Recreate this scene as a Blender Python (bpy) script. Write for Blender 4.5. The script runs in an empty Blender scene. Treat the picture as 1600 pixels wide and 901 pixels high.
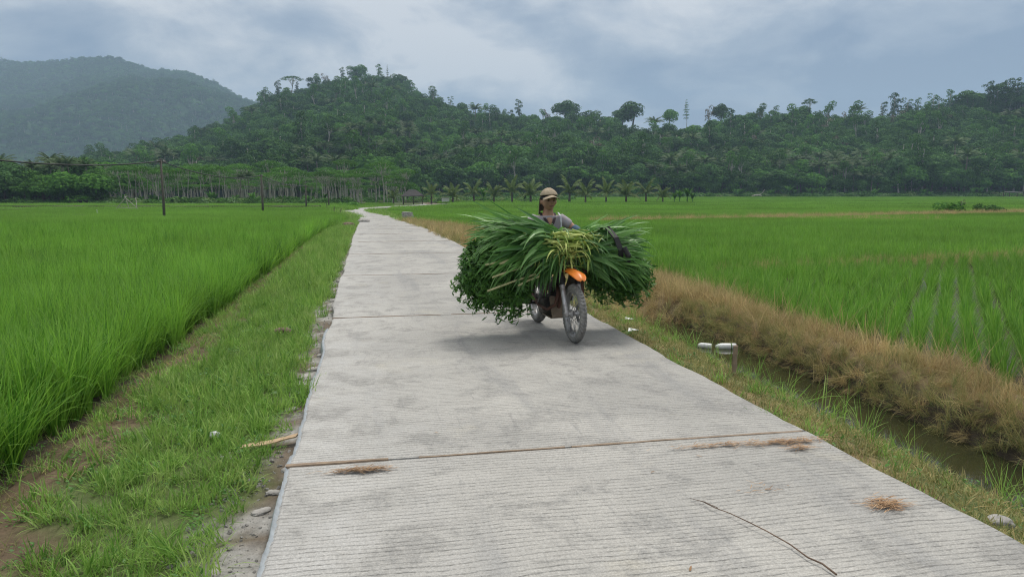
import bpy, bmesh, math, random
import numpy as np
from mathutils import Vector, Matrix
random.seed(7)
rng = np.random.default_rng(11)
SC = bpy.context.scene
COL = SC.collection
PI = math.pi

# ---------------------------------------------------------------- camera, sky, sun, exposure
F = 1150.0; H = 1.75; PITCH = math.atan(152.5 / F)
cam_d = bpy.data.cameras.new('camera'); cam = bpy.data.objects.new('camera', cam_d); COL.objects.link(cam)
cam.location = (0, 0, H); cam.rotation_euler = (PI / 2 - PITCH, 0, 0)
cam_d.sensor_width = 36; cam_d.lens = 36 * F / 1600; cam_d.clip_start = 0.05; cam_d.clip_end = 12000
SC.camera = cam
SC.view_settings.view_transform = 'Standard'; SC.view_settings.look = 'None'
SC.view_settings.exposure = 0.22; SC.view_settings.gamma = 1.0; SC.view_settings.use_curve_mapping = False

SUN_EL, SUN_AZ = 64, 25            # azimuth measured from +Y (ahead) towards +X
world = bpy.data.worlds.new('World'); SC.world = world; world.use_nodes = True
nt = world.node_tree; nt.nodes.clear()
def N(tree, kind, **kw):
    n = tree.nodes.new(kind)
    for k, v in kw.items():
        setattr(n, k, v)
    return n
def setin(n, **kw):
    for k, v in kw.items():
        n.inputs[k].default_value = v
out = N(nt, 'ShaderNodeOutputWorld'); bg = N(nt, 'ShaderNodeBackground'); bg.inputs['Strength'].default_value = 0.1
sky = N(nt, 'ShaderNodeTexSky', sky_type='NISHITA', sun_disc=False)
sky.sun_elevation = math.radians(SUN_EL); sky.sun_rotation = math.radians(SUN_AZ)
tc = N(nt, 'ShaderNodeTexCoord')
sep = N(nt, 'ShaderNodeSeparateXYZ'); nt.links.new(tc.outputs['Generated'], sep.inputs[0])
def WM(op, a, b=None, clamp=False):
    n = N(nt, 'ShaderNodeMath', operation=op, use_clamp=clamp)
    for i, v in enumerate((a, b)):
        if v is None: continue
        if isinstance(v, (int, float)): n.inputs[i].default_value = v
        else: nt.links.new(v, n.inputs[i])
    return n.outputs[0]
zc = WM('MAXIMUM', sep.outputs['Z'], 0.0)
den = WM('ADD', zc, 0.34)
px_ = WM('DIVIDE', sep.outputs['X'], den); py_ = WM('DIVIDE', sep.outputs['Y'], den)
comb = N(nt, 'ShaderNodeCombineXYZ'); nt.links.new(px_, comb.inputs[0]); nt.links.new(py_, comb.inputs[1])
comb.inputs[2].default_value = 3.7
n1 = N(nt, 'ShaderNodeTexNoise'); setin(n1, Scale=0.85, Detail=5.0, Roughness=0.5, Distortion=0.5); nt.links.new(comb.outputs[0], n1.inputs['Vector'])
n2 = N(nt, 'ShaderNodeTexNoise'); setin(n2, Scale=3.2, Detail=8.0, Roughness=0.6, Distortion=0.3); nt.links.new(comb.outputs[0], n2.inputs['Vector'])
nm = WM('ADD', WM('MULTIPLY', n1.outputs['Fac'], 0.62), WM('MULTIPLY', n2.outputs['Fac'], 0.38))
cr = N(nt, 'ShaderNodeValToRGB'); nt.links.new(nm, cr.inputs[0])
e = cr.color_ramp.elements
e[0].position = 0.43; e[0].color = (0.215, 0.28, 0.40, 1)
e[1].position = 0.575; e[1].color = (0.72, 0.73, 0.75, 1)
m_ = e.new(0.50); m_.color = (0.39, 0.445, 0.53, 1)
# the overcast dome brightens towards the zenith
hi_ = N(nt, 'ShaderNodeMapRange'); hi_.clamp = True; setin(hi_, **{'From Min': .26, 'From Max': .75, 'To Min': 0.0, 'To Max': 1.0}); nt.links.new(sep.outputs['Z'], hi_.inputs['Value'])
top_ = N(nt, 'ShaderNodeMix', data_type='RGBA'); nt.links.new(hi_.outputs[0], top_.inputs['Factor']); nt.links.new(cr.outputs[0], top_.inputs[6]); top_.inputs[7].default_value = (1.08, 1.06, 1.02, 1)
gain = 10.0
vm = N(nt, 'ShaderNodeVectorMath', operation='SCALE'); nt.links.new(top_.outputs[2], vm.inputs[0]); vm.inputs['Scale'].default_value = gain * .97
mx = N(nt, 'ShaderNodeMix', data_type='RGBA'); mx.inputs['Factor'].default_value = 0.92
nt.links.new(sky.outputs[0], mx.inputs[6]); nt.links.new(vm.outputs[0], mx.inputs[7])
nt.links.new(mx.outputs[2], bg.inputs['Color']); nt.links.new(bg.outputs[0], out.inputs[0])

sun_d = bpy.data.lights.new('sun', 'SUN'); sun_d.energy = 2.1; sun_d.angle = math.radians(18); sun_d.color = (1.0, 0.96, 0.89)
sun = bpy.data.objects.new('sun', sun_d); COL.objects.link(sun)
_e, _a = math.radians(SUN_EL), math.radians(SUN_AZ)
sun.rotation_euler = Vector((math.sin(_a) * math.cos(_e), math.cos(_a) * math.cos(_e), math.sin(_e))).to_track_quat('Z', 'Y').to_euler()

cy = SC.cycles
cy.use_denoising = True; cy.denoising_prefilter = 'NONE'; cy.pixel_filter_type = 'BLACKMAN_HARRIS'; cy.filter_width = 1.15
try: cy.denoiser = 'OPENIMAGEDENOISE'
except Exception: pass
cy.max_bounces = 6; cy.diffuse_bounces = 3; cy.glossy_bounces = 2; cy.transmission_bounces = 4; cy.transparent_max_bounces = 6; cy.volume_bounces = 0
cy.caustics_reflective = False; cy.caustics_refractive = False
cy.use_adaptive_sampling = True; cy.adaptive_threshold = 0.005

# ---------------------------------------------------------------- pixel <-> world, ground functions
def ray(x, y):
    cx = (x - 800) / F; cyy = -(y - 450.5) / F
    return np.array([cx, math.cos(PITCH) + cyy * math.sin(PITCH), -math.sin(PITCH) + cyy * math.cos(PITCH)])
def at(x, y, z=0.0):
    d = ray(x, y); k = (z - H) / d[2]
    return d * k + np.array([0, 0, H])
def atD(x, y, D):
    d = ray(x, y); return d * (D / d[1]) + np.array([0, 0, H])
US, VS = np.array([-0.193, 0.981]), np.array([0.981, 0.193])
def st(X, Y): return -0.193 * X + 0.981 * Y, 0.981 * X + 0.193 * Y
def xy(s, t): return -0.193 * s + 0.981 * t, 0.981 * s + 0.193 * t
def sm(a, b, x):
    u = np.clip((np.asarray(x, float) - a) / (b - a), 0, 1); return u * u * (3 - 2 * u)
_perm = rng.random((64, 64))
def vn(x, y):
    x = np.asarray(x, float); y = np.asarray(y, float)
    xi = np.floor(x).astype(int); yi = np.floor(y).astype(int); fx = x - xi; fy = y - yi
    fx = fx * fx * (3 - 2 * fx); fy = fy * fy * (3 - 2 * fy)
    g = lambda a, b: _perm[a % 64, b % 64]
    return (g(xi, yi) * (1 - fx) + g(xi + 1, yi) * fx) * (1 - fy) + (g(xi, yi + 1) * (1 - fx) + g(xi + 1, yi + 1) * fx) * fy
def fbm(x, y, o=4):
    a = 0; w = 0.5
    for i in range(o):
        a = a + w * vn(x * 2 ** i + 17 * i, y * 2 ** i + 5 * i); w *= 0.5
    return a / (1 - 0.5 ** o)
def drop(s): return 0.9 * sm(25, 78, s)
def bend(s): return np.interp(s, [70, 80, 90, 98, 106, 114, 124, 134, 150], [0, -0.5, -2.0, -3.0, -3.0, -1.6, 2.0, 6.5, 14]) * sm(68, 78, s)
PT = [-60, -2.95, -2.6, -2.25, -1.9, -0.9, -0.55, -0.5, 3.1, 3.2, 3.6, 4.0, 4.5, 4.75, 5.15, 5.3, 5.55, 5.8, 6.15, 6.5, 60]
PZ = [-.45, -.45, -.40, -.24, -.19, -.13, -.12, -.11, -.10, -.10, -.16, -.29, -.52, -.75, -.78, -.50, -.24, -.17, -.20, -.42, -.45]
PZ2 = [-.45, -.45, -.40, -.24, -.19, -.13, -.12, -.11, -.10, -.10, -.14, -.18, -.22, -.24, -.24, -.24, -.25, -.27, -.36, -.43, -.45]
def gz(X, Y):
    s, t = st(X, Y); tt = t - bend(s)
    k = sm(11.0, 14.0, s)
    p = np.interp(tt, PT, PZ) * (1 - k) + np.interp(tt, PT, PZ2) * k
    near = 1 - sm(90, 140, s)
    bump = (fbm(X * 1.7, Y * 1.7) - .5) * 0.09 * sm(0.05, 0.5, np.abs(tt - 1.3) - 1.85) * (1 - sm(30, 60, s))
    p = p * near + (-0.45) * (1 - near)
    return p + bump - drop(s)
WATER_Z = -0.52

# ---------------------------------------------------------------- mesh helpers
class MB:
    def __init__(s): s.v = []; s.f = []; s.t = []; s.n = 0; s.m = []
    def add(s, V, Fc, tint=0.5, mi=0):
        V = np.asarray(V, float).reshape(-1, 3)
        s.v.append(V)
        for f in Fc: s.f.append(tuple(int(i) + s.n for i in f))
        k = len(Fc)
        s.t.append(np.full(k, tint) if np.isscalar(tint) else np.asarray(tint, float))
        s.m.append(np.full(k, mi))
        s.n += len(V)
    def box(s, c, d, rot=None, tint=0.5):
        c = np.array(c, float); d = np.array(d, float) / 2
        V = np.array([[x, y, z] for x in (-1, 1) for y in (-1, 1) for z in (-1, 1)], float) * d
        if rot is not None: V = V @ np.array(rot.to_3x3() if isinstance(rot, Matrix) else rot).T
        s.add(V + c, [(0, 1, 3, 2), (4, 6, 7, 5), (0, 4, 5, 1), (2, 3, 7, 6), (0, 2, 6, 4), (1, 5, 7, 3)], tint)
    def tube(s, P, R, n=8, caps=True, tint=0.5, flat=1.0):
        P = np.asarray(P, float); m = len(P)
        R = np.full(m, R) if np.isscalar(R) else np.asarray(R, float)
        T = np.gradient(P, axis=0); T /= np.linalg.norm(T, axis=1)[:, None] + 1e-12
        up = np.array([0, 0, 1.0]) if abs(T[0][2]) < .9 else np.array([1.0, 0, 0])
        a = np.cross(T[0], up); a /= np.linalg.norm(a)
        V = []
        for i in range(m):
            a = a - T[i] * a.dot(T[i]); a /= np.linalg.norm(a) + 1e-12
            b = np.cross(T[i], a)
            for j in range(n):
                an = 2 * PI * j / n
                V.append(P[i] + R[i] * (math.cos(an) * a + math.sin(an) * b * flat))
        Fc = [(i * n + j, i * n + (j + 1) % n, (i + 1) * n + (j + 1) % n, (i + 1) * n + j) for i in range(m - 1) for j in range(n)]
        if caps: Fc += [tuple(range(n))[::-1], tuple((m - 1) * n + j for j in range(n))]
        s.add(V, Fc, tint)
    def lathe(s, prof, n=24, axis='y', c=(0, 0, 0), closed=False, tint=0.5):
        # prof: list of (radius, height along axis)
        V = []
        for r, h in prof:
            for j in range(n):
                an = 2 * PI * j / n; a, b = r * math.cos(an), r * math.sin(an)
                V.append({'y': (a, h, b), 'z': (a, b, h), 'x': (h, a, b)}[axis])
        m = len(prof)
        rngi = range(m) if closed else range(m - 1)
        Fc = [(i * n + j, i * n + (j + 1) % n, ((i + 1) % m) * n + (j + 1) % n, ((i + 1) % m) * n + j) for i in rngi for j in range(n)]
        if not closed: Fc += [tuple(range(n))[::-1], tuple((m - 1) * n + j for j in range(n))]
        s.add(np.array(V) + np.array(c, float), Fc, tint)
    def mesh(s, name, mats, smooth=False):
        me = bpy.data.meshes.new(name)
        V = np.concatenate(s.v) if s.v else np.zeros((0, 3))
        me.from_pydata(V.tolist(), [], s.f)
        a = me.attributes.new('tint', 'FLOAT', 'FACE'); a.data.foreach_set('value', np.concatenate(s.t).astype(np.float32))
        if not isinstance(mats, (list, tuple)): mats = [mats]
        for m in mats: me.materials.append(m)
        if len(mats) > 1: me.polygons.foreach_set('material_index', np.concatenate(s.m).astype(np.int32))
        if smooth: me.polygons.foreach_set('use_smooth', [True] * len(me.polygons))
        me.update(); return me
def ribbon(mb, B, az, L, lean, droop, W, segs=3, tintv=None, curl=0.0, pw=1.5):
    """n leaf blades: base points B (n,3), azimuths, lengths, lean from vertical, extra droop, widths"""
    n = len(B); az, L, lean, droop, W = [np.broadcast_to(np.asarray(q, float), (n,)) for q in (az, L, lean, droop, W)]
    P = np.zeros((n, segs + 1, 3)); P[:, 0] = B
    d = np.stack([np.cos(az), np.sin(az), np.zeros(n)], 1)
    for k in range(segs):
        u = (k + .5) / segs; th = lean + droop * u ** pw
        a2 = az + curl * u
        dd = np.stack([np.cos(a2) * np.sin(th), np.sin(a2) * np.sin(th), np.cos(th)], 1)
        P[:, k + 1] = P[:, k] + dd * (L / segs)[:, None]
    side = np.stack([-np.sin(az), np.cos(az), np.zeros(n)], 1)
    us = np.linspace(0, 1, segs + 1); wp = np.where(us < .35, .6 + .4 * us / .35, np.clip((1 - us) / .65, 0.04, 1) ** .8)
    V = np.zeros((n, segs + 1, 2, 3))
    for k in range(segs + 1):
        o = side * (W * wp[k] / 2)[:, None]
        V[:, k, 0] = P[:, k] - o; V[:, k, 1] = P[:, k] + o
    base = np.arange(n)[:, None] * (segs + 1) * 2
    Fs = []
    for k in range(segs):
        q = np.stack([2 * k, 2 * k + 1, 2 * k + 3, 2 * k + 2]) if False else np.array([2 * k, 2 * k + 1, 2 * k + 3, 2 * k + 2])
        Fs.append(base + q[None, :])
    Fs = np.stack(Fs, 1).reshape(-1, 4)
    tv = np.repeat(rng.random(n) if tintv is None else np.broadcast_to(tintv, (n,)), segs)
    mb.add(V.reshape(-1, 3), Fs, tv)
    return P
def leafquads(mb, P, Nn, size, asp=0.6, tintv=None):
    """n leaf faces (kite shaped) centred at P with normals near Nn"""
    n = len(P); Nn = Nn + rng.normal(0, .45, (n, 3)); Nn /= np.linalg.norm(Nn, axis=1)[:, None]
    r = rng.normal(0, 1, (n, 3)); a = np.cross(Nn, r); a /= np.linalg.norm(a, axis=1)[:, None]; b = np.cross(Nn, a)
    sz = np.broadcast_to(size, (n,))[:, None] * (0.7 + 0.6 * rng.random((n, 1)))
    V = np.stack([P - a * sz * .5, P + b * sz * asp * .5 - a * sz * .05, P + a * sz * .55, P - b * sz * asp * .5 - a * sz * .05], 1)
    mb.add(V.reshape(-1, 3), (np.arange(n)[:, None] * 4 + np.arange(4)[None, :]), rng.random(n) if tintv is None else tintv)
def sph(n):
    v = rng.normal(0, 1, (n, 3)); return v / np.linalg.norm(v, axis=1)[:, None]
def obj(name, me, parent=None, loc=None, rot=None):
    o = bpy.data.objects.new(name, me); COL.objects.link(o)
    if parent is not None: o.parent = parent
    if loc is not None: o.location = tuple(float(q) for q in loc)
    if rot is not None: o.rotation_euler = rot
    return o
def tag(o, label=None, cat=None, group=None, kind=None):
    if label: o['label'] = label
    if cat: o['category'] = cat
    if group: o['group'] = group
    if kind: o['kind'] = kind
    return o
def thing(name, label, cat, loc=(0, 0, 0), rz=0.0, group=None):
    o = bpy.data.objects.new(name, None); COL.objects.link(o); o.empty_display_size = .2
    o.location = tuple(float(q) for q in loc); o.rotation_euler = (0, 0, rz)
    return tag(o, label, cat, group)

# ---------------------------------------------------------------- materials
def newmat(name):
    m = bpy.data.materials.new(name); m.use_nodes = True; t = m.node_tree; t.nodes.clear()
    o = N(t, 'ShaderNodeOutputMaterial'); b = N(t, 'ShaderNodeBsdfPrincipled'); t.links.new(b.outputs[0], o.inputs[0])
    return m, t, b, o
def M_(t, op, a, b=None, clamp=False):
    n = N(t, 'ShaderNodeMath', operation=op, use_clamp=clamp)
    for i, v in enumerate((a, b)):
        if v is None: continue
        if isinstance(v, (int, float)): n.inputs[i].default_value = v
        else: t.links.new(v, n.inputs[i])
    return n.outputs[0]
def mixc(t, f, a, b):
    n = N(t, 'ShaderNodeMix', data_type='RGBA')
    for i, v in ((0, f), (6, a), (7, b)):
        if isinstance(v, (int, float)): n.inputs[i].default_value = v
        elif isinstance(v, tuple): n.inputs[i].default_value = (*v[:3], 1)
        else: t.links.new(v, n.inputs[i])
    return n.outputs[2]
def scalec(t, c, f):
    n = N(t, 'ShaderNodeVectorMath', operation='SCALE'); t.links.new(c, n.inputs[0])
    if isinstance(f, (int, float)): n.inputs['Scale'].default_value = f
    else: t.links.new(f, n.inputs['Scale'])
    return n.outputs[0]
def noise(t, scale, detail=4, rough=.55, vec=None, dist=0.0):
    n = N(t, 'ShaderNodeTexNoise'); setin(n, Scale=scale, Detail=float(detail), Roughness=rough, Distortion=dist)
    if vec is not None: t.links.new(vec, n.inputs['Vector'])
    return n.outputs['Fac']
def maprange(t, v, a, b, c=0.0, d=1.0):
    n = N(t, 'ShaderNodeMapRange'); n.clamp = True
    setin(n, **{'From Min': a, 'From Max': b, 'To Min': c, 'To Max': d}); t.links.new(v, n.inputs['Value']); return n.outputs[0]
def leafmat(name, c1, c2, transl=0.3, rough=0.55, rnd=0.35, patch=0.0, pscale=0.05, spec=0.3, c3=None):
    m, t, b, o = newmat(name)
    at_ = N(t, 'ShaderNodeAttribute', attribute_name='tint')
    col = mixc(t, at_.outputs['Fac'], c1, c2)
    oi = N(t, 'ShaderNodeObjectInfo')
    if c3: col = mixc(t, maprange(t, oi.outputs['Random'], .55, 1.0, 0, .9), col, c3)
    f = M_(t, 'ADD', M_(t, 'MULTIPLY', oi.outputs['Random'], rnd * 1.0), 1 - rnd / 2)
    if patch:
        g = N(t, 'ShaderNodeNewGeometry'); pn = noise(t, pscale, 3, .6, g.outputs['Position'])
        f = M_(t, 'MULTIPLY', f, M_(t, 'ADD', M_(t, 'MULTIPLY', maprange(t, pn, .3, .7), patch), 1 - patch / 2))
    col = scalec(t, col, f)
    t.links.new(col, b.inputs['Base Color']); setin(b, Roughness=rough); b.inputs['Specular IOR Level'].default_value = spec
    if transl:
        tr = N(t, 'ShaderNodeBsdfTranslucent'); t.links.new(scalec(t, col, 1.25), tr.inputs[0])
        ms = N(t, 'ShaderNodeMixShader'); ms.inputs[0].default_value = transl
        t.links.new(b.outputs[0], ms.inputs[1]); t.links.new(tr.outputs[0], ms.inputs[2]); t.links.new(ms.outputs[0], o.inputs[0])
    return m
def plain(name, c, rough=.6, metal=0.0, var=0.25, nscale=8.0, bump=0.0, c2=None, spec=.5):
    m, t, b, o = newmat(name)
    tcn = N(t, 'ShaderNodeTexCoord'); n = noise(t, nscale, 6, .65, tcn.outputs['Object'])
    if c2 is None: c2 = tuple(q * (1 - var * 2) for q in c)
    col = mixc(t, maprange(t, n, .35, .68), c, c2)
    t.links.new(col, b.inputs['Base Color']); setin(b, Roughness=rough, Metallic=metal); b.inputs['Specular IOR Level'].default_value = spec
    if bump:
        bp = N(t, 'ShaderNodeBump'); setin(bp, Strength=bump, Distance=.01); t.links.new(noise(t, nscale * 5, 5, .7, tcn.outputs['Object']), bp.inputs['Height']); t.links.new(bp.outputs[0], b.inputs['Normal'])
    return m
MT = {}
MT['rice'] = leafmat('rice_leaf', (.05, .175, .015), (.24, .46, .055), .40, .5, .35, .5, .45, c3=(.19, .36, .05))
MT['rice_far'] = leafmat('rice_leaf_distant', (.12, .27, .03), (.23, .41, .06), .3, .6, .15, .5, .045)
MT['rice_young'] = leafmat('young_rice_leaf', (.08, .225, .022), (.22, .40, .06), .35, .5, .25, .35, .2)
MT['grass'] = leafmat('verge_grass', (.095, .23, .03), (.28, .45, .09), .35, .6, .35, .4, 1.1, c3=(.24, .32, .09))
MT['weed'] = leafmat('weed_leaf', (.06, .16, .03), (.12, .26, .05), .25, .5, .3)
MT['dry'] = leafmat('dry_grass', (.29, .20, .09), (.68, .53, .27), .25, .75, .5, .5, .9, c3=(.20, .20, .07))
MT['drygreen'] = leafmat('half_dry_grass', (.13, .19, .05), (.42, .34, .15), .25, .7, .4, .6, 1.3)
MT['tree1'] = leafmat('forest_leaf', (.026, .085, .016), (.095, .21, .036), .18, .8, .9, .7, .014, c3=(.045, .10, .03), spec=.12)
MT['tree2'] = leafmat('light_forest_leaf', (.045, .13, .02), (.105, .235, .036), .25, .8, .6, .3, .014, spec=.12)
MT['tree_brown'] = leafmat('dry_crown_leaf', (.10, .085, .05), (.17, .14, .09), .15, .7, .4)
MT['palm'] = leafmat('palm_leaf', (.035, .075, .02), (.095, .15, .045), .2, .6, .6, spec=.25)
MT['palm_y'] = leafmat('young_palm_leaf', (.065, .12, .03), (.16, .215, .07), .25, .6, .25, spec=.25)
MT['shrubland'] = leafmat('hill_shrub_leaf', (.05, .13, .02), (.10, .21, .035), .2, .6, .5, .4, .02, c3=(.12, .16, .04))
MT['trunk'] = plain('pale_bark', (.46, .43, .37), .8, var=.3, nscale=1.2, bump=.3)
MT['trunk_p'] = plain('palm_bark', (.24, .21, .17), .85, var=.3, nscale=1.5)
MT['trunk_d'] = plain('dark_bark', (.10, .08, .06), .85, var=.3, nscale=2)
MT['pole'] = plain('weathered_pole', (.06, .05, .04), .85, var=.3, nscale=3, c2=(.10, .09, .07))
MT['wire'] = plain('black_cable', (.02, .02, .02), .6)
MT['stone'] = plain('grey_stone', (.42, .40, .37), .85, var=.3, nscale=9, bump=.8)
MT['stone_b'] = plain('brown_stone', (.20, .14, .10), .9, var=.3, nscale=7, bump=.8)
MT['white_pl'] = plain('white_plastic', (.72, .73, .72), .35, var=.08, nscale=9)
MT['wood'] = plain('weathered_board', (.30, .22, .15), .8, nscale=14, c2=(.19, .14, .10), bump=.5)
MT['ply'] = plain('pale_splintered_plywood', (.52, .38, .23), .8, nscale=12, c2=(.33, .22, .13), bump=.5)
MT['twig'] = plain('brown_twig', (.19, .125, .085), .8)
MT['straw'] = leafmat('brown_straw', (.20, .11, .055), (.48, .31, .17), 0, .8, .3)
MT['thatch'] = plain('dark_roof_sheet', (.035, .03, .03), .8, nscale=1.5)
MT['sheet'] = plain('plastic_film', (.33, .36, .38), .45, var=.15, nscale=14)

# ---------------------------------------------------------------- ground sheet
def stops(lst):
    a = []
    for (p, q, d) in lst: a += list(np.arange(p, q, d))
    return np.array(a)
geo = [200 * 1.25 ** k for k in range(13)]
tS = np.concatenate([-np.array(geo[::-1]) , stops([(-160, -30, 6), (-30, -6, 1.5), (-6, -3.4, .3), (-3.4, 7.6, .09), (7.6, 12, .4), (12, 40, 2), (40, 170, 6)]), geo])
sS = np.concatenate([-np.array([120, 60, 30, 15, 8]), stops([(-5, 2, .5), (2, 15, .11), (15, 40, .35), (40, 150, 1.5), (150, 400, 8)]), [400 * 1.22 ** k for k in range(11)]])
SS, TT = np.meshgrid(sS, tS, indexing='ij')
bendf = bend(SS) * (np.abs(TT) < 100)
TT2 = TT + bendf
GX, GY = xy(SS, TT2)
GZ = gz(GX, GY)
nr, nc = SS.shape
gv = np.stack([GX, GY, GZ], -1).reshape(-1, 3)
ii = np.arange(nr * nc).reshape(nr, nc)
gf = np.stack([ii[:-1, :-1], ii[:-1, 1:], ii[1:, 1:], ii[1:, :-1]], -1).reshape(-1, 4)
me = bpy.data.meshes.new('ground'); me.from_pydata(gv.tolist(), [], gf.tolist())
tt = TT; n_ = fbm(GX * 2.1, GY * 2.1, 4); n2_ = fbm(GX * 5 + 9, GY * 5, 3)
def cmix(a, b, k): k = np.clip(k, 0, 1)[..., None]; return a * (1 - k) + b * k
mud = np.array([.055, .045, .033]); soil = np.array([.135, .098, .062]); turf = np.array([.10, .13, .045]); gravel = np.array([.30, .29, .27]); straw = np.array([.22, .165, .085]); farg = np.array([.075, .11, .03])
c = np.broadcast_to(mud, SS.shape + (3,)).copy()
w = sm(-2.75, -2.5, tt) * (1 - sm(3.0, 3.1, tt)); c = cmix(c, soil * (0.7 + .6 * n_[..., None]), w)
w = sm(-2.0, -1.75, tt + (n_ - .5) * .8) * (1 - sm(-.9, -.7, tt + (n_ - .5) * .5)); c = cmix(c, turf, w)
w = sm(-.95, -.75, tt + (n_ - .5) * .9) * (1 - sm(0, .1, tt)); c = cmix(c, gravel * (.6 + .7 * n2_[..., None]), w * sm(.35, .55, n2_) * .8 + w * .2)
w = sm(3.0, 3.1, tt) * (1 - sm(4.4, 4.6, tt)); c = cmix(c, cmix(np.broadcast_to(straw, c.shape), turf, sm(.4, .6, n_)), w)
w = sm(5.35, 5.5, tt) * (1 - sm(6.2, 6.4, tt)); c = cmix(c, straw * .7, w)
w = sm(4.9, 5.1, tt) * (1 - sm(5.45, 5.6, tt)) * (1 - sm(12, 13, SS)); c = cmix(c, np.broadcast_to(mud * .8, c.shape), w)  # ditch bank mud darkened further, shade of the undercut put into the colour
w = sm(11.5, 13, SS) * sm(4.2, 4.5, tt) * (1 - sm(6.6, 6.8, tt)); c = cmix(c, straw * .8, w)
c = cmix(c, np.broadcast_to(farg, c.shape), sm(60, 110, SS) * sm(0, 1, np.abs(tt - 1.3) - 2))
ca = me.color_attributes.new('soil', 'FLOAT_COLOR', 'POINT'); ca.data.foreach_set('color', np.concatenate([c, np.ones(c.shape[:2] + (1,))], -1).reshape(-1).astype(np.float32))
me.polygons.foreach_set('use_smooth', [True] * len(me.polygons))
m, t, b, o = newmat('soil')
an = N(t, 'ShaderNodeAttribute', attribute_name='soil'); g = N(t, 'ShaderNodeNewGeometry')
f = maprange(t, noise(t, 14, 6, .7, g.outputs['Position']), .3, .7, .65, 1.3)
t.links.new(scalec(t, an.outputs['Color'], f), b.inputs['Base Color'])
setin(b, Roughness=.9); b.inputs['Specular IOR Level'].default_value = .2
bp = N(t, 'ShaderNodeBump'); setin(bp, Strength=.7, Distance=.02); t.links.new(noise(t, 30, 6, .7, g.outputs['Position']), bp.inputs['Height']); t.links.new(bp.outputs[0], b.inputs['Normal'])
MT['soil'] = m; me.materials.append(m)
tag(obj('ground', me), kind='structure')

# water in the ditch and standing in the young paddy
def flatsheet(name, s0, s1, t0, t1, z, mat, ns=30, wob=0.0):
    mb = MB(); ss = np.linspace(s0, s1, ns); V = []
    for q in ss:
        for tq in (t0, t1):
            X, Y = xy(q, tq + wob * (fbm(q * 1.3, tq) - .5)); V.append((X, Y, z))
    mb.add(V, [(2 * i, 2 * i + 1, 2 * i + 3, 2 * i + 2) for i in range(ns - 1)])
    return mb.mesh(name, mat)
m, t, b, o = newmat('ditch_water')
g = N(t, 'ShaderNodeNewGeometry')
b.inputs['Base Color'].default_value = (.028, .030, .013, 1); setin(b, Roughness=.04, IOR=1.33)
bp = N(t, 'ShaderNodeBump'); setin(bp, Strength=.05, Distance=.02); t.links.new(noise(t, 9, 3, .5, g.outputs['Position']), bp.inputs['Height']); t.links.new(bp.outputs[0], b.inputs['Normal'])
MT['water'] = m
tag(obj('ditch_water', flatsheet('ditch_water', -3, 13, 4.3, 5.55, WATER_Z, m)), kind='structure')
m2, t, b, o = newmat('paddy_water')
b.inputs['Base Color'].default_value = (.10, .085, .06, 1); setin(b, Roughness=.18, IOR=1.33)
g = N(t, 'ShaderNodeNewGeometry'); bp = N(t, 'ShaderNodeBump'); setin(bp, Strength=.5, Distance=.03); t.links.new(noise(t, 6, 6, .7, g.outputs['Position']), bp.inputs['Height']); t.links.new(bp.outputs[0], b.inputs['Normal'])
tag(obj('paddy_water', flatsheet('paddy_water', -2, 24, 6.52, 45, -.405, m2)), kind='structure')

# ---------------------------------------------------------------- concrete road (local axes: x across, y along)
RZ = math.atan2(.193, .981)
joints = [-6.0, -0.6, 4.72, 10.35, 15.6, 20.9, 26.0, 31.2, 36.5, 42, 48, 54, 60, 66, 72]
road_me = MB()
def edgeL(s): return -.53 + (vn(s * 1.1, s * 0 + 3.3) - .5) * .07 + (vn(s * 4, s * 0 + 1.3) - .5) * .03
def edgeR(s): return np.interp(s, [0, 3, 5, 7, 10, 28, 70], [3.24, 3.18, 3.13, 3.11, 3.10, 2.95, 2.9]) + (vn(s * 1.3, s * 0 + 8.3) - .5) * .05 + (vn(s * 5, s * 0 + 5.3) - .5) * .035
def slab(s0, s1, step, thick=.13):
    ss = np.linspace(s0, s1, max(3, int((s1 - s0) / step))); V = []; nn = 9
    for q in ss:
        l, r = float(edgeL(q)), float(edgeR(q)); z = -float(drop(q))
        off = float(bend(q))
        row = [l + .0, l + .02] + list(np.linspace(l + .3, r - .3, nn - 4)) + [r - .02, r]
        for k, x in enumerate(row): V.append((x + off, q, z + (-.012 if k in (0, nn - 1) else 0) + .006 * (float(vn(x * 3, q * 3)) - .5)))
        V.append((r + off, q, z - thick)); V.append((l + off, q, z - thick))
    w = nn + 2
    Fc = [(i * w + j, i * w + (j + 1) % w, (i + 1) * w + (j + 1) % w, (i + 1) * w + j) for i in range(len(ss) - 1) for j in range(w)]
    Fc += [tuple(range(w))[::-1], tuple((len(ss) - 1) * w + j for j in range(w))]
    road_me.add(V, Fc)
for a_, b_ in zip(joints[:-1], joints[1:]): slab(a_ + .013, b_ - .013, .12 if b_ < 22 else .6)
slab(72.02, 150, 1.5)
m, t, b, o = newmat('grooved_concrete')
tcn = N(t, 'ShaderNodeTexCoord'); V0 = tcn.outputs['Object']
sx = N(t, 'ShaderNodeSeparateXYZ'); t.links.new(V0, sx.inputs[0])
big = noise(t, .55, 6, .62, V0, .6); med = noise(t, 2.3, 6, .65, V0, .4); fine = noise(t, 38, 5, .75, V0)
streakv = N(t, 'ShaderNodeMapping'); setin(streakv, Scale=(1.0, 14.0, 1.0)); t.links.new(V0, streakv.inputs[0])
streak = noise(t, 1.7, 6, .75, streakv.outputs[0], .3)
streakw = N(t, 'ShaderNodeMapping'); setin(streakw, Scale=(2.0, .22, 1.0)); t.links.new(V0, streakw.inputs[0])
wheel = noise(t, 1.0, 5, .6, streakw.outputs[0], .4)
col = mixc(t, maprange(t, big, .38, .60), (.50, .482, .445), (.40, .388, .362))
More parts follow.
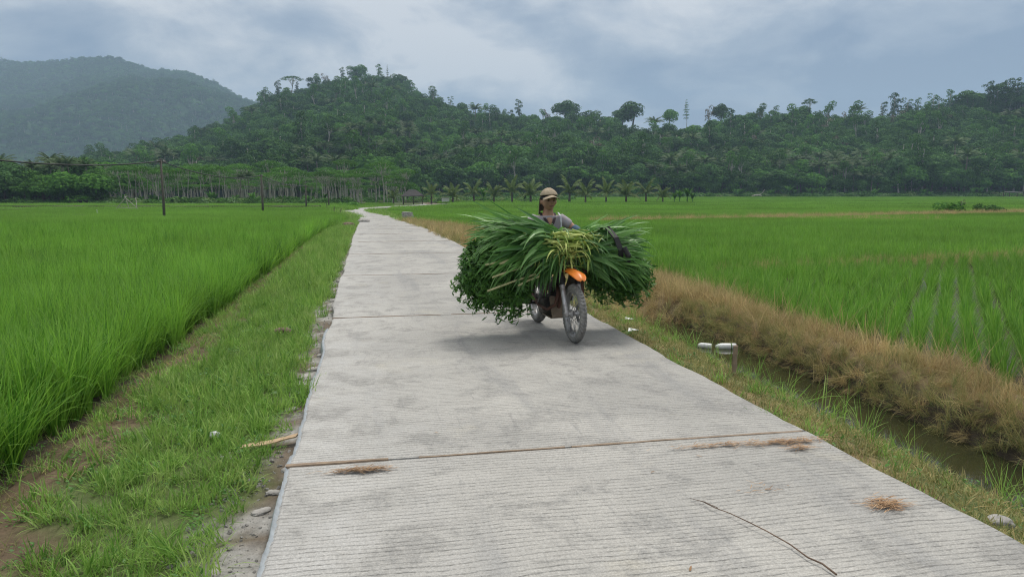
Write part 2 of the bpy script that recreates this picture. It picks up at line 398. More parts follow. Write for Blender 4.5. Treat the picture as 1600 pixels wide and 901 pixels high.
col = mixc(t, M_(t, 'MULTIPLY', maprange(t, med, .52, .60, 0, 1), maprange(t, noise(t, 19, 5, .8, V0), .40, .62, .15, .75)), col, (.25, .245, .235))
col = mixc(t, maprange(t, wheel, .54, .66, 0, .5), col, (.28, .28, .28))
col = mixc(t, maprange(t, streak, .54, .68, 0, .6), col, (.22, .215, .20))
col = mixc(t, maprange(t, noise(t, 5.5, 6, .8, streakw.outputs[0]), .58, .70, 0, .5), col, (.20, .20, .20))
pale = noise(t, 1.1, 5, .6, V0, .8)
col = mixc(t, maprange(t, pale, .60, .74, 0, .5), col, (.56, .52, .42))
# pale dusty left margin
col = mixc(t, M_(t, 'MULTIPLY', maprange(t, sx.outputs['X'], -.5, .8, 1, 0), maprange(t, med, .35, .6, .8, .1)), col, (.56, .55, .53))
# tined grooves across the slab, wobbling and broken up
wob = M_(t, 'MULTIPLY', noise(t, .9, 2, .5, V0), .14); wob2 = M_(t, 'MULTIPLY', noise(t, 11, 3, .6, V0), .022)
ph = M_(t, 'ADD', M_(t, 'ADD', sx.outputs['Y'], wob), wob2)
fr = M_(t, 'FRACT', M_(t, 'DIVIDE', ph, .044))
dist = M_(t, 'ABSOLUTE', M_(t, 'SUBTRACT', fr, .5))           # 0 in the groove
brk = M_(t, 'MULTIPLY', maprange(t, noise(t, 2.2, 6, .8, streakv.outputs[0]), .42, .60, .12, 1), maprange(t, noise(t, 22, 4, .8, V0), .36, .58, .15, 1))
gro = M_(t, 'MULTIPLY', maprange(t, dist, .04, .19, 1, 0), brk)
col = mixc(t, M_(t, 'MULTIPLY', gro, .92), col, (.17, .165, .155))
pit = maprange(t, fine, .60, .72, 0, 1)
col = mixc(t, M_(t, 'MULTIPLY', pit, .6), col, (.20, .195, .18))
col = mixc(t, maprange(t, noise(t, 60, 3, .7, V0), .55, .75, 0, .35), col, (.62, .60, .56))
grn = M_(t, 'MULTIPLY', maprange(t, noise(t, 75, 4, .85, V0), .30, .70, .66, 1.24), maprange(t, noise(t, 9, 7, .85, streakv.outputs[0]), .32, .68, .82, 1.14))
col = scalec(t, scalec(t, col, grn), .88)
t.links.new(col, b.inputs['Base Color']); setin(b, Roughness=.9); b.inputs['Specular IOR Level'].default_value = .25
hgt = M_(t, 'SUBTRACT', M_(t, 'MULTIPLY', fine, .5), M_(t, 'MULTIPLY', gro, .8))
bp = N(t, 'ShaderNodeBump'); setin(bp, Strength=.7, Distance=.008); t.links.new(hgt, bp.inputs['Height']); t.links.new(bp.outputs[0], b.inputs['Normal'])
MT['concrete'] = m
road = tag(obj('road', road_me.mesh('road', m), rot=(0, 0, -RZ * -1.0)), kind='structure')
def jl(a, b2, s, up=.006, w=.022, seed=0):
    q = MB(); xs = np.linspace(a, b2, 24); V = []
    for i, x in enumerate(xs):
        dy = (vn(x * 3 + seed, seed) - .5) * .012; ww = w * (.6 + .6 * vn(x * 4 + seed, seed + 3)) / 2
        z = up + (vn(x * 5, seed + 9.) - .5) * .008 - float(drop(s))
        V += [(x, s + dy - ww, z), (x, s + dy + ww, z), (x, s + dy + ww, z - .07), (x, s + dy - ww, z - .07)]
    Fc = [(4 * i + j, 4 * i + (j + 1) % 4, 4 * i + 4 + (j + 1) % 4, 4 * i + 4 + j) for i in range(23) for j in range(4)] + [(3, 2, 1, 0), (92, 93, 94, 95)]
    q.add(V, Fc); return q.mesh('joint_board', MT['wood'])
for k, (a_, b_, s_) in enumerate([(-.55, .1, 4.72), (.3, 1.3, 4.72), (1.35, 3.1, 4.72), (-.5, 1.0, 10.35), (1.15, 2.9, 10.35), (-.5, .5, 15.6), (.7, 2.2, 15.6), (-.5, 2.8, 20.9), (-.3, 2.8, 26.0), (-.4, 1.9, 31.2), (-.4, 2.6, 36.5), (-.4, 2.8, 42)]):
    obj('joint_board', jl(a_, b_, s_, .010 if k == 0 else .005, .034 if k == 0 else .022, k * 3.1), road)
def on_road(s, t_, z=0.0):
    X, Y = xy(s, t_); return np.array([X, Y, z - float(drop(s))])

# ---------------------------------------------------------------- hills
SKY_M = np.array([[a_, b_ + (11 if a_ < 770 else 8)] for a_, b_ in [(-400, 262), (150, 262), (200, 258), (240, 248), (300, 226), (340, 208), (380, 190), (410, 170), (450, 148), (500, 134), (550, 122), (600, 122), (635, 140), (650, 152), (700, 170), (760, 184), (850, 194), (950, 200), (1050, 197), (1100, 197), (1150, 196), (1200, 194), (1250, 196), (1300, 201), (1350, 203), (1400, 192), (1450, 184), (1500, 176), (1550, 166), (1600, 153), (1700, 138), (1900, 120), (2300, 100)]], float)
SKY_L = np.array([(-900, 120), (-300, 92), (0, 92), (60, 98), (110, 97), (150, 92), (205, 90), (225, 100), (250, 110), (300, 113), (350, 132), (390, 157), (450, 175), (520, 190), (600, 210), (760, 240), (900, 290)], float)
RM = np.array([(-400, 520), (240, 560), (400, 700), (580, 760), (700, 640), (900, 560), (1300, 520), (1600, 470), (2300, 430)], float)
BM = np.array([(-400, 480), (240, 330), (560, 260), (700, 300), (1100, 318), (1600, 322), (2300, 300)], float)
def slope_at(xp, yp):
    cyy = -(yp - 450.5) / F
    return (-math.sin(PITCH) + cyy * math.cos(PITCH)) / (math.cos(PITCH) + cyy * math.sin(PITCH))
def hillz(X, Y):
    X = np.asarray(X, float); Y = np.asarray(Y, float)
    xp = 800 + F * X / np.maximum(Y, 1) * 1.0
    R = np.interp(xp, RM[:, 0], RM[:, 1]); B = np.interp(xp, BM[:, 0], BM[:, 1])
    Zr = H + R * slope_at(xp, np.interp(xp, SKY_M[:, 0], SKY_M[:, 1]))
    u = (Y - B) / (R - B); r = np.clip(u, 0, 1)
    gul = (fbm(X * .013 + 5, Y * .013, 4) - .5) * 34 * np.sin(np.clip(r, 0, 1) * PI) * np.clip(Zr / 60, 0, 1)
    z = -1.5 + (Zr + 1.5) * (r ** 1.15) - np.clip(u - 1, 0, 3) ** 1.3 * (Zr + 40) * .9 + gul * .55
    z = np.where(Y < B, -2.2, z)
    return np.maximum(z, -2.2)
def mtz(X, Y):
    X = np.asarray(X, float); Y = np.asarray(Y, float)
    xp = 800 + F * X / np.maximum(Y, 1)
    R = 2300 - (xp - 200) * .5; B = R - 1200
    Zr = H + R * slope_at(xp, np.interp(xp, SKY_L[:, 0], SKY_L[:, 1])) - 6
    u = (Y - B) / (R - B); r = np.clip(u, 0, 1)
    gul = (fbm(X * .0045 + 3, Y * .0045, 5) - .5) * 210 * np.sin(r * PI) * np.clip(Zr / 200, 0, 1)
    z = -1.5 + (Zr + 1.5) * r ** 1.05 - np.clip(u - 1, 0, 3) * (Zr + 200) + gul * .8
    return np.maximum(np.where(u < 0, -2.2, z), -2.2)
def hillmesh(name, fz, x0, x1, y0, y1, nx, ny, mat, az=True):
    xs = np.linspace(x0, x1, nx); ys = np.linspace(y0, y1, ny)
    A, Y = np.meshgrid((xs - 800) / F, ys, indexing='ij'); X = A * Y; Z = fz(X, Y)
    V = np.stack([X, Y, Z], -1).reshape(-1, 3); I = np.arange(nx * ny).reshape(nx, ny)
    Fc = np.stack([I[:-1, :-1], I[1:, :-1], I[1:, 1:], I[:-1, 1:]], -1).reshape(-1, 4)
    me = bpy.data.meshes.new(name); me.from_pydata(V.tolist(), [], Fc.tolist()); me.polygons.foreach_set('use_smooth', [True] * len(me.polygons)); me.materials.append(mat)
    return tag(obj(name, me), kind='structure')
m, t, b, o = newmat('hill_undergrowth')
g = N(t, 'ShaderNodeNewGeometry')
col = mixc(t, maprange(t, noise(t, .06, 6, .7, g.outputs['Position']), .35, .65), (.030, .065, .018), (.055, .11, .028))
col = mixc(t, maprange(t, noise(t, .02, 5, .7, g.outputs['Position']), .62, .72), col, (.16, .125, .07))
t.links.new(col, b.inputs['Base Color']); setin(b, Roughness=.9); b.inputs['Specular IOR Level'].default_value = .1
MT['hill'] = m
hillmesh('hills', hillz, -500, 2300, 240, 1100, 420, 170, m)
hillmesh('mountain', mtz, -900, 900, 1050, 3000, 300, 140, m)

# ---------------------------------------------------------------- air
hz = MB(); hz.box((0, 1650, 240), (8200, 4300, 490))
hm = bpy.data.materials.new('air'); hm.use_nodes = True; t = hm.node_tree; t.nodes.clear()
o = N(t, 'ShaderNodeOutputMaterial'); v = N(t, 'ShaderNodeVolumePrincipled')
v.inputs['Color'].default_value = (.56, .78, 1.0, 1); v.inputs['Density'].default_value = HAZE = .00028; v.inputs['Anisotropy'].default_value = .1
v.inputs['Density Attribute'].default_value = ''
t.links.new(v.outputs[0], o.inputs['Volume'])
try: hm.cycles.homogeneous_volume = True
except Exception as ex: print(ex)
tag(obj('haze', hz.mesh('haze', hm)), kind='stuff')

# ---------------------------------------------------------------- stuff: instancing on points
def srcobj(name, me): return bpy.data.objects.new(name, me)      # a source only, never linked into the scene
def scatter(name, P, rot, scl, idx, sources, label, cat):
    n = len(P); me = bpy.data.meshes.new(name)
    me.vertices.add(n); me.vertices.foreach_set('co', np.asarray(P, np.float32).reshape(-1))
    a = me.attributes.new('rot', 'FLOAT_VECTOR', 'POINT'); a.data.foreach_set('vector', np.asarray(rot, np.float32).reshape(-1))
    scl = np.asarray(scl, np.float32)
    if scl.ndim == 1: scl = np.repeat(scl[:, None], 3, 1)
    a = me.attributes.new('scl', 'FLOAT_VECTOR', 'POINT'); a.data.foreach_set('vector', scl.reshape(-1))
    a = me.attributes.new('pick', 'INT', 'POINT'); a.data.foreach_set('value', np.asarray(idx, np.int32))
    o = tag(obj(name, me), label, cat, kind='stuff')
    ng = bpy.data.node_groups.new(name, 'GeometryNodeTree')
    ng.interface.new_socket('Geometry', in_out='INPUT', socket_type='NodeSocketGeometry')
    ng.interface.new_socket('Geometry', in_out='OUTPUT', socket_type='NodeSocketGeometry')
    gi = N(ng, 'NodeGroupInput'); go = N(ng, 'NodeGroupOutput'); iop = N(ng, 'GeometryNodeInstanceOnPoints')
    g2i = N(ng, 'GeometryNodeGeometryToInstance')
    for so in reversed(sources):
        q = N(ng, 'GeometryNodeObjectInfo'); q.inputs['Object'].default_value = so; q.inputs['As Instance'].default_value = False
        ng.links.new(q.outputs['Geometry'], g2i.inputs[0])
    ng.links.new(gi.outputs[0], iop.inputs['Points']); ng.links.new(g2i.outputs[0], iop.inputs['Instance']); iop.inputs['Pick Instance'].default_value = True
    def na(nm, ty):
        q = N(ng, 'GeometryNodeInputNamedAttribute', data_type=ty); q.inputs['Name'].default_value = nm
        return [s for s in q.outputs if s.enabled and s.name == 'Attribute'][0]
    ng.links.new(na('pick', 'INT'), iop.inputs['Instance Index'])
    e2r = N(ng, 'FunctionNodeEulerToRotation'); ng.links.new(na('rot', 'FLOAT_VECTOR'), e2r.inputs[0]); ng.links.new(e2r.outputs[0], iop.inputs['Rotation'])
    ng.links.new(na('scl', 'FLOAT_VECTOR'), iop.inputs['Scale'])
    ng.links.new(iop.outputs[0], go.inputs[0])
    md = o.modifiers.new('scatter', 'NODES'); md.node_group = ng
    return o
def rots(n, tilt=.12): return np.stack([rng.normal(0, tilt, n), rng.normal(0, tilt, n), rng.random(n) * 2 * PI], 1)
def inview(X, Y, m=80, side=2.5):
    xp = 800 + F * X / np.maximum(Y, .01)
    return (Y > 1.5) & (X > (-800 - m) / F * Y - side) & (X < (800 + m) / F * Y + side)

# rice clumps
def rice_clump(nb, hgt, spread, w, segs=4, lean=.28, droopm=1.1, mat='rice', r0=.035):
    mb = MB(); a = rng.random(nb) * 2 * PI; rr = r0 * np.sqrt(rng.random(nb))
    B = np.stack([rr * np.cos(a), rr * np.sin(a), np.zeros(nb)], 1)
    ribbon(mb, B, a + rng.normal(0, .6, nb), hgt * (.72 + .42 * rng.random(nb)), np.abs(rng.normal(lean * .5, lean * .45, nb)), np.abs(rng.normal(.35, .5 * droopm, nb)), w * (.7 + .6 * rng.random(nb)), segs)
    return mb.mesh('rice_clump', MT[mat])
src_rice = [srcobj('rice_clump', rice_clump(44, .92, .1, .0135, 5, .36, 1.3)) for _ in range(5)]
src_rice_mid = [srcobj('rice_clump', rice_clump(34, .92, .1, .018, 3, .34, 1.1)) for _ in range(4)]
src_young = [srcobj('rice_clump', rice_clump(30, .52, .1, .0125, 4, .26, .55, 'rice_young', .028)) for _ in range(5)]
src_young_mid = [srcobj('rice_clump', rice_clump(24, .52, .1, .018, 3, .30, .6, 'rice_young')) for _ in range(4)]
def patch_me(size, nb, hgt, w, mat):
    mb = MB(); B = np.stack([(rng.random(nb) - .5) * size, (rng.random(nb) - .5) * size, np.zeros(nb)], 1)
    ribbon(mb, B, rng.random(nb) * 2 * PI, hgt * (.75 + .4 * rng.random(nb)), np.abs(rng.normal(.15, .18, nb)), np.abs(rng.normal(.3, .45, nb)), w, 2)
    return mb.mesh('rice_patch', MT[mat])
src_patch = [srcobj('rice_patch', patch_me(1.1, 260, .80, .035, 'rice_far')) for _ in range(4)]
src_patch_y = [srcobj('rice_patch', patch_me(1.1, 260, .50, .035, 'rice_far')) for _ in range(4)]
src_patch2 = [srcobj('rice_patch', patch_me(2.6, 330, .62, .12, 'rice_far')) for _ in range(4)]
def grid_st(s0, s1, t0, t1, ds, dt, jit=.25):
    S, T = np.meshgrid(np.arange(s0, s1, ds), np.arange(t0, t1, dt), indexing='ij'); S = S.ravel(); T = T.ravel()
    return S + rng.normal(0, jit * ds, len(S)) , T + rng.normal(0, jit * dt, len(T))
def put(name, S, T, keep, srcs, scale, label, cat, sink=.02, tilt=.08, extra=None, zfix=None, usebend=False):
    if usebend: T = T + bend(S) * (np.abs(T) < 60)
    X, Y = xy(S, T); k = inview(X, Y)
    if keep is not None: k &= keep(S, T, X, Y)
    X, Y = X[k], Y[k]; Z = gz(X, Y) - sink if zfix is None else np.full(len(X), zfix)
    n = len(X); sc = scale(X, Y) if callable(scale) else np.full(n, scale) * (.85 + .3 * rng.random(n))
    return scatter(name, np.stack([X, Y, Z], 1), rots(n, tilt), sc, rng.integers(0, len(srcs), n), srcs, label, cat)

# field paths (dikes) in world coordinates: gaps in the rice that carry dry grass
def seg_d(X, Y, a, b):
    a = np.array(a); b = np.array(b); d = b - a; L = d.dot(d)
    u = np.clip(((X - a[0]) * d[0] + (Y - a[1]) * d[1]) / L, 0, 1)
    return np.hypot(X - a[0] - u * d[0], Y - a[1] - u * d[1])
def W(x, y, z): q = at(x, y, z); return (q[0], q[1])
# right-hand dikes: (point, point, half width)
DK_R = [(W(925, 352, -.9), W(1180, 344, -1.0), 1.0), (W(1180, 344, -1.0), W(1420, 337, -1.1), 1.6), (W(1420, 337, -1.1), W(1720, 331, -1.15), 2.2),
        (W(1180, 345, -1.0), W(1480, 356, -.95), .35),
        (W(1120, 437, -.45), W(1300, 430, -.48), .30), (W(1300, 430, -.48), W(1720, 409, -.55), .42)]
DK_L = [(W(-100, 342, -1.15), W(146, 342, -1.15), 1.1), (W(146, 342, -1.15), W(330, 343, -1.1), .35), (W(330, 345, -1.1), W(505, 342, -1.15), .6),
        (W(-100, 333, -1.2), W(500, 333, -1.2), .7), (W(-100, 327, -1.25), W(500, 327, -1.25), .9)]
def nodike(DK, wide=1.0):
    def f(S, T, X, Y):
        k = np.ones(len(X), bool)
        for a, b, w in DK: k &= seg_d(X, Y, a, b) > w * wide
        return k
    return f
ndL, ndR = nodike(DK_L), nodike(DK_R)
rice_edge = lambda s: np.interp(s, [0, 5, 12, 24, 45, 80], [-2.85, -2.82, -2.62, -2.35, -2.15, -2.2])
# --- left paddy
S, T = grid_st(1, 17, -22, -2.5, .19, .19)
put('rice_paddy', S, T, lambda s, t, X, Y: (t < rice_edge(s) + (vn(s * 2, t * 0) - .5) * .25), src_rice, lambda X, Y: (.80 + .28 * rng.random(len(X))) * (.82 + .34 * fbm(X * .5, Y * .5)), 'tall dense green rice filling the near paddy left of the road', 'rice', .02)
S, T = grid_st(17, 45, -45, -2.0, .27, .27)
put('rice_paddy', S, T, lambda s, t, X, Y: (t < rice_edge(s)), src_rice_mid, lambda X, Y: (.80 + .28 * rng.random(len(X))) * (.84 + .30 * fbm(X * .35, Y * .35)), 'tall green rice in the left paddy farther down the road', 'rice')
S, T = grid_st(45, 105, -90, -2.0, .85, .85)
put('rice_paddy', S, T, lambda s, t, X, Y: (t < rice_edge(s) - .2 + bend(s)) & ndL(s, t, X, Y), src_patch, 1.0, 'distant flat rice reaching the pale trunks on the left', 'rice', .02, .02)
S, T = grid_st(105, 200, -190, 40, 2.2, 2.2)
put('rice_paddy', S, T, lambda s, t, X, Y: (X < (545 - 800) / F * Y) & (Y < 152) & (Y > 60) & ndL(s, t, X, Y), src_patch2, 1.0, 'farthest rice strip in front of the left tree belt', 'rice', .02, .02)
# --- right paddy
_a = math.radians(31); _r, _c = np.meshgrid(np.arange(0, 34, .17), np.arange(-14, 16, .31), indexing='ij'); _r = _r.ravel() + rng.normal(0, .022, _r.size); _c = _c.ravel() + rng.normal(0, .022, _c.size)
_X = _r * math.sin(_a) + _c * math.cos(_a); _Y = _r * math.cos(_a) - _c * math.sin(_a); S, T = st(_X, _Y); _k = (S > 1.5) & (S < 19) & (T > 6.5) & (T < 22); S, T = S[_k], T[_k]
gapn = lambda s, t: fbm(s * .55, t * .55)
put('young_rice_paddy', S, T, lambda s, t, X, Y: (t > 6.62) & ~((gapn(s, t) < .42) & (rng.random(len(s)) < .5)) & ndR(s, t, X, Y) & (t > 6.5 + .6 * sm(10, 18, s)), src_young, .98, 'young rice in rows with wet mud between, right of the ditch', 'rice', .02)
S, T = grid_st(16, 44, 4.5, 55, .27, .27)
ndR2 = lambda s, t, X, Y: (t > np.interp(s, [16, 20, 30, 44], [7.1, 6.6, 6.4, 6.0])) & ndR(s, t, X, Y)
put('young_rice_paddy', S, T, lambda s, t, X, Y: (s > 19) & ndR2(s, t, X, Y) | ((t > 22) & ndR(s, t, X, Y)), src_young_mid, 1.0, 'even green rice in the middle paddy beyond the low dike on the right', 'rice')
S, T = grid_st(44, 118, 3.6, 150, .9, .9)
put('young_rice_paddy', S, T, lambda s, t, X, Y: ndR(s, t, X, Y) & (t - bend(s) > np.interp(s, [44, 52, 60], [6.2, 5.0, 4.2])) & (Y < 112), src_patch_y, 1.05, 'distant level rice on the right beyond the straw coloured dike', 'rice', .02, .02)
S, T = grid_st(100, 330, -60, 330, 2.4, 2.4)
put('young_rice_paddy', S, T, lambda s, t, X, Y: (Y >= 111) & (Y < 318) & ndR(s, t, X, Y) & (X > (612 - 800) / F * Y) & (t - bend(s) > 4.5), src_patch2, 1.0, 'farthest flat rice at the foot of the forested ridge', 'rice', .02, .02)
S, T = grid_st(100, 300, -110, 60, 2.4, 2.4)
put('rice_paddy', S, T, lambda s, t, X, Y: (Y >= 132) & (Y < 175) & (X > (535 - 800) / F * Y) & (X <= (612 - 800) / F * Y), src_patch2, .6, 'short green growth behind the bend of the road', 'rice', .02, .02)

# --- grasses
def tuft(nb, hgt, r, w, segs, lean, droopm, mat):
    mb = MB(); a = rng.random(nb) * 2 * PI; rr = r * np.sqrt(rng.random(nb)); B = np.stack([rr * np.cos(a), rr * np.sin(a), np.zeros(nb)], 1)
    ribbon(mb, B, rng.random(nb) * 2 * PI, hgt * (.4 + .8 * rng.random(nb)), np.abs(rng.normal(lean, lean * .5, nb)), rng.normal(.5, .6 * droopm, nb), w * (.6 + .8 * rng.random(nb)), segs)
    return mb.mesh('grass_tuft', MT[mat])
src_g = [srcobj('grass_tuft', tuft(38, .17, .085, .0085, 4, .60, 1.1, 'grass')) for _ in range(4)] + [srcobj('grass_tuft', tuft(22, .22, .05, .009, 4, .45, 1.1, 'grass'))]
def weedme():
    mb = MB(); n = 20; a = rng.random(n) * 2 * PI; r = .08 * np.sqrt(rng.random(n)); z = .02 + .07 * rng.random(n)
    leafquads(mb, np.stack([r * np.cos(a), r * np.sin(a), z], 1), np.array([0, 0, 1.]), .030, .6); 
    ribbon(mb, np.zeros((8, 3)), rng.random(8) * 6.3, .1, .7, .4, .003, 2)
    return mb.mesh('weed', MT['weed'])
src_w = [srcobj('weed', weedme()) for _ in range(3)]
S, T = grid_st(1.8, 14, -2.3, -.55, .10, .10, .5)
def kv(s, t, X, Y):
    nn = fbm(X * 1.5, Y * 1.5); e = t + (nn - .5) * .9
    p = sm(-2.05, -1.75, e) * (1 - sm(-.86, -.66, e + .06)) + .16 * (1 - sm(-.8, -.58, t)) * (t < -.58)
    return rng.random(len(s)) < p * np.where(s < 14, 1, .7)
put('verge_grass', S, T, kv, src_g + src_w[:1], lambda X, Y: (.62 + .55 * rng.random(len(X))) * (.65 + .8 * fbm(X * .9 + 4, Y * .9)), 'short bright green grass on the verge left of the road', 'grass', .01, .25)
S, T = grid_st(14, 75, -2.3, -.5, .17, .17, .5)
put('verge_grass', S, T, lambda s, t, X, Y: rng.random(len(s)) < sm(-2.1, -1.85, t) * (1 - sm(-.75, -.6, t)), src_g, lambda X, Y: 1.1 + .6 * rng.random(len(X)), 'green roadside grass running on to the bend', 'grass', .01, .25, usebend=True)
S, T = grid_st(75, 135, -4, -.2, .5, .5, .5)
put('verge_grass', S, T, None, src_g, lambda X, Y: 2.2 + 1.2 * rng.random(len(X)), 'green grass along the far bend of the road', 'grass', .01, .25, usebend=True)
src_hd_ = [srcobj('grass_tuft', tuft(30, .12, .09, .006, 3, .9, 1, 'drygreen')) for _ in range(3)]
S, T = grid_st(2.5, 40, -2.95, -1.85, .14, .14, .5)
put('dirt_edge_weeds', S, T, lambda s, t, X, Y: rng.random(len(s)) < (.5 + .5 * sm(.42, .58, fbm(X * 2.3, Y * 2.3)) + .4 * sm(14, 25, s)), src_g[:3] + src_hd_ * 2 + src_w[:1], lambda X, Y: .4 + .7 * rng.random(len(X)), 'sparse weeds on the bare earth beside the rice', 'weeds', .01, .3)
src_st = []
for _i in range(4):
    bm = bmesh.new(); bmesh.ops.create_icosphere(bm, subdivisions=1, radius=1)
    for v in bm.verts: v.co = Vector((v.co.x * (.6 + .2 * _i), v.co.y, v.co.z * .55)) * (.55 + .9 * float(vn(v.co.x * 2 + _i * 3.1, v.co.y * 2 + v.co.z * 1.7 + _i)))
    me = bpy.data.meshes.new('gravel_stone'); bm.to_mesh(me); bm.free(); me.materials.append(MT['stone']); src_st.append(srcobj('gravel_stone', me))
S, T = grid_st(2.2, 26, -1.05, -.54, .032, .032, .6)
put('gravel', S, T, lambda s, t, X, Y: rng.random(len(s)) < .55 * sm(.40, .58, fbm(X * 2.2 + 3, Y * 2.2)) + .08, src_st, lambda X, Y: .004 + .020 * rng.random(len(X)) ** 4, 'loose grey gravel and rubble along the left slab edge', 'gravel', 0, 1.0)
# dry bank
def dryclump(mat, nb=54, h=.5, w=.0062):
    mb = MB(); a = rng.random(nb) * 2 * PI; rr = .09 * np.sqrt(rng.random(nb)); B = np.stack([rr * np.cos(a), rr * np.sin(a), .12 * rng.random(nb)], 1)
    ribbon(mb, B, rng.random(nb) * 2 * PI, h * (.35 + .75 * rng.random(nb)), np.abs(rng.normal(.45, .4, nb)), rng.normal(.7, 1.0, nb), w * (.6 + .8 * rng.random(nb)), 4, curl=.6)
    return mb.mesh('dry_clump', MT[mat])
src_d = [srcobj('dry_clump', dryclump('dry')) for _ in range(5)]
src_dg = [srcobj('dry_clump', dryclump('drygreen', 50, .42, .006)) for _ in range(3)]
# right verge: short, half dry
src_hd = [srcobj('grass_tuft', tuft(36, .10, .08, .0065, 3, .8, 1, 'drygreen')) for _ in range(4)]
src_sprout = [srcobj('grass_tuft', tuft(9, .42, .06, .009, 5, .35, .9, 'grass')) for _ in range(3)]
S, T = grid_st(1.5, 16, 3.08, 4.6, .085, .085, .5)
put('ditch_verge_grass', S, T, lambda s, t, X, Y: (t > edgeR(s) + .0) & (rng.random(len(s)) < .92 - .5 * sm(4.2, 4.6, t)), src_hd * 5 + src_g[:1] + src_w[:1], lambda X, Y: .55 + .6 * rng.random(len(X)), 'short half dry grass between the road and the ditch', 'grass', .01, .3)
S, T = grid_st(2, 12, 3.9, 4.75, .22, .2, .5)
put('ditch_sprouts', S, T, lambda s, t, X, Y: rng.random(len(s)) < .55 * sm(3.8, 4.2, t), src_sprout, lambda X, Y: .6 + .5 * rng.random(len(X)), 'long green sprouts leaning over the ditch water', 'grass', .01, .2)
S, T = grid_st(1.2, 13, 5.48, 6.5, .13, .13, .4)
put('dry_bank_grass', S, T, lambda s, t, X, Y: t > 5.46 + .15 * vn(s * 3, s * 0), src_d * 2 + src_dg[:2], lambda X, Y: (.38 + .30 * rng.random(len(X))) * (.62 + .48 * sm(5.5, 6.0, st(X, Y)[1])), 'tangled straw brown grass covering the ditch bank', 'grass', .02, .3)
S, T = grid_st(1.2, 11.8, 5.30, 5.56, .10, .085, .5)
src_hang = [srcobj('dry_clump', dryclump('drygreen', 40, .50, .006)) for _ in range(3)]
S2, T2 = grid_st(1.2, 11.8, 5.30, 5.50, .12, .10, .5)
X2, Y2 = xy(S2, T2); k2 = inview(X2, Y2); X2, Y2 = X2[k2], Y2[k2]; n2 = len(X2)
scatter('bank_roots', np.stack([X2, Y2, gz(X2, Y2) - .02], 1), np.stack([rng.normal(0, .3, n2), -1.9 + rng.normal(0, .3, n2), RZ + rng.normal(0, .5, n2)], 1), .30 + .22 * rng.random(n2), rng.integers(0, 6, n2), src_hang + src_d[:3], 'roots and stems hanging down the undercut ditch bank', 'grass')
S2, T2 = grid_st(1.2, 24, 5.6, 6.45, .36, .33, .5)
put('tall_dry_stems', S2, T2, None, [srcobj('dry_stem', tuft(10, .62, .1, .006, 5, .25, .7, 'dry')) for _ in range(3)], lambda X, Y: .7 + .5 * rng.random(len(X)), 'taller wispy dry stems rising from the bank', 'grass', .02, .2)
o_ = put('bank_overhang', S, T, None, src_d[:1] + src_dg * 2, lambda X, Y: .36 + .24 * rng.random(len(X)), 'grey green stems hanging from the bank over the water', 'grass', -.05, .6)
S, T = grid_st(11.6, 26, 3.1, 7.1, .17, .17, .5)
put('dry_bank_grass', S, T, lambda s, t, X, Y: (rng.random(len(s)) < np.where(t < 4.6, .75, .95)) & (t < np.interp(s, [11, 20, 26], [7.1, 6.8, 6.4])), src_d * 2 + src_dg + src_g[:1], lambda X, Y: (.35 + .45 * sm(3.8, 5.6, st(X, Y)[1])) * (.8 + .5 * rng.random(len(X))), 'straw coloured grass around the closed end of the ditch', 'grass', .02, .3)
S, T = grid_st(26, 64, 2.95, 7, .3, .3, .5)
put('dry_bank_grass', S, T, lambda s, t, X, Y: (t < np.interp(s, [26, 44, 52, 62], [6.5, 6.3, 5.2, 4.4])) & (rng.random(len(s)) < .9), src_d + src_dg * 2, lambda X, Y: .7 + .5 * rng.random(len(X)), 'dry roadside grass running on beside the road', 'grass', .02, .25, usebend=True)
S, T = grid_st(60, 135, 3.0, 5.2, .5, .5, .5)
put('ditch_verge_grass', S, T, None, src_g, lambda X, Y: 2.0 + rng.random(len(X)), 'green grass between the far road and the right fields', 'grass', .02, .25, usebend=True)
# dikes
def dikes(name, DK, srcs, dens, scl, label):
    P = []
    for a, b, w in DK:
        a = np.array(a); b = np.array(b); L = np.hypot(*(b - a)); n = int(L * w * 2 * dens)
        u = rng.random(n); off = rng.normal(0, w * .5, n); d = (b - a) / L
        P.append(a + np.outer(u, b - a) + np.outer(off, [-d[1], d[0]]))
    P = np.concatenate(P); X, Y = P[:, 0], P[:, 1]; n = len(X)
    Z = gz(X, Y) + .10
    scatter(name, np.stack([X, Y, Z], 1), rots(n, .2), scl * (.6 + .8 * rng.random(n)), rng.integers(0, len(srcs), n), srcs, label, 'grass')
dikes('dike_grass', DK_R[:4], src_d * 2 + src_dg, 12, 1.25, 'straw coloured grass on the low dike across the right fields')
dikes('dike_grass', DK_R[4:], src_d + src_dg * 2, 34, .62, 'broken dry stalks on the narrow dike in the right paddy')
def band(name, DK, hh, mat):
    mb = MB()
    for a, b, w in DK:
        a = np.array(a); b = np.array(b); L = np.hypot(*(b - a)); d = (b - a) / L; nn = np.array([-d[1], d[0]]); k = max(4, int(L / 2)); V = []
        for u in np.linspace(0, 1, k):
            p = a + u * (b - a); w2 = w * (.75 + .5 * vn(p[0] * .3, p[1] * .3)); 
            for o2, h2 in ((-1, -.1), (-.6, hh), (.6, hh), (1, -.1)):
                q = p + nn * o2 * w2; V.append((q[0], q[1], float(gz(q[0], q[1])) + h2 + .1 * (float(vn(q[0], q[1])) - .5)))
        mb.add(V, [(4 * i + j, 4 * i + j + 1, 4 * i + 4 + j + 1, 4 * i + 4 + j) for i in range(k - 1) for j in range(3)])
    return tag(obj(name, mb.mesh(name, mat)), kind='structure')
MT['dikesoil'] = plain('dike_soil', (.16, .115, .065), .95, nscale=.8, c2=(.09, .085, .04))
band('dike_ground', DK_R, .16, MT['dikesoil'])
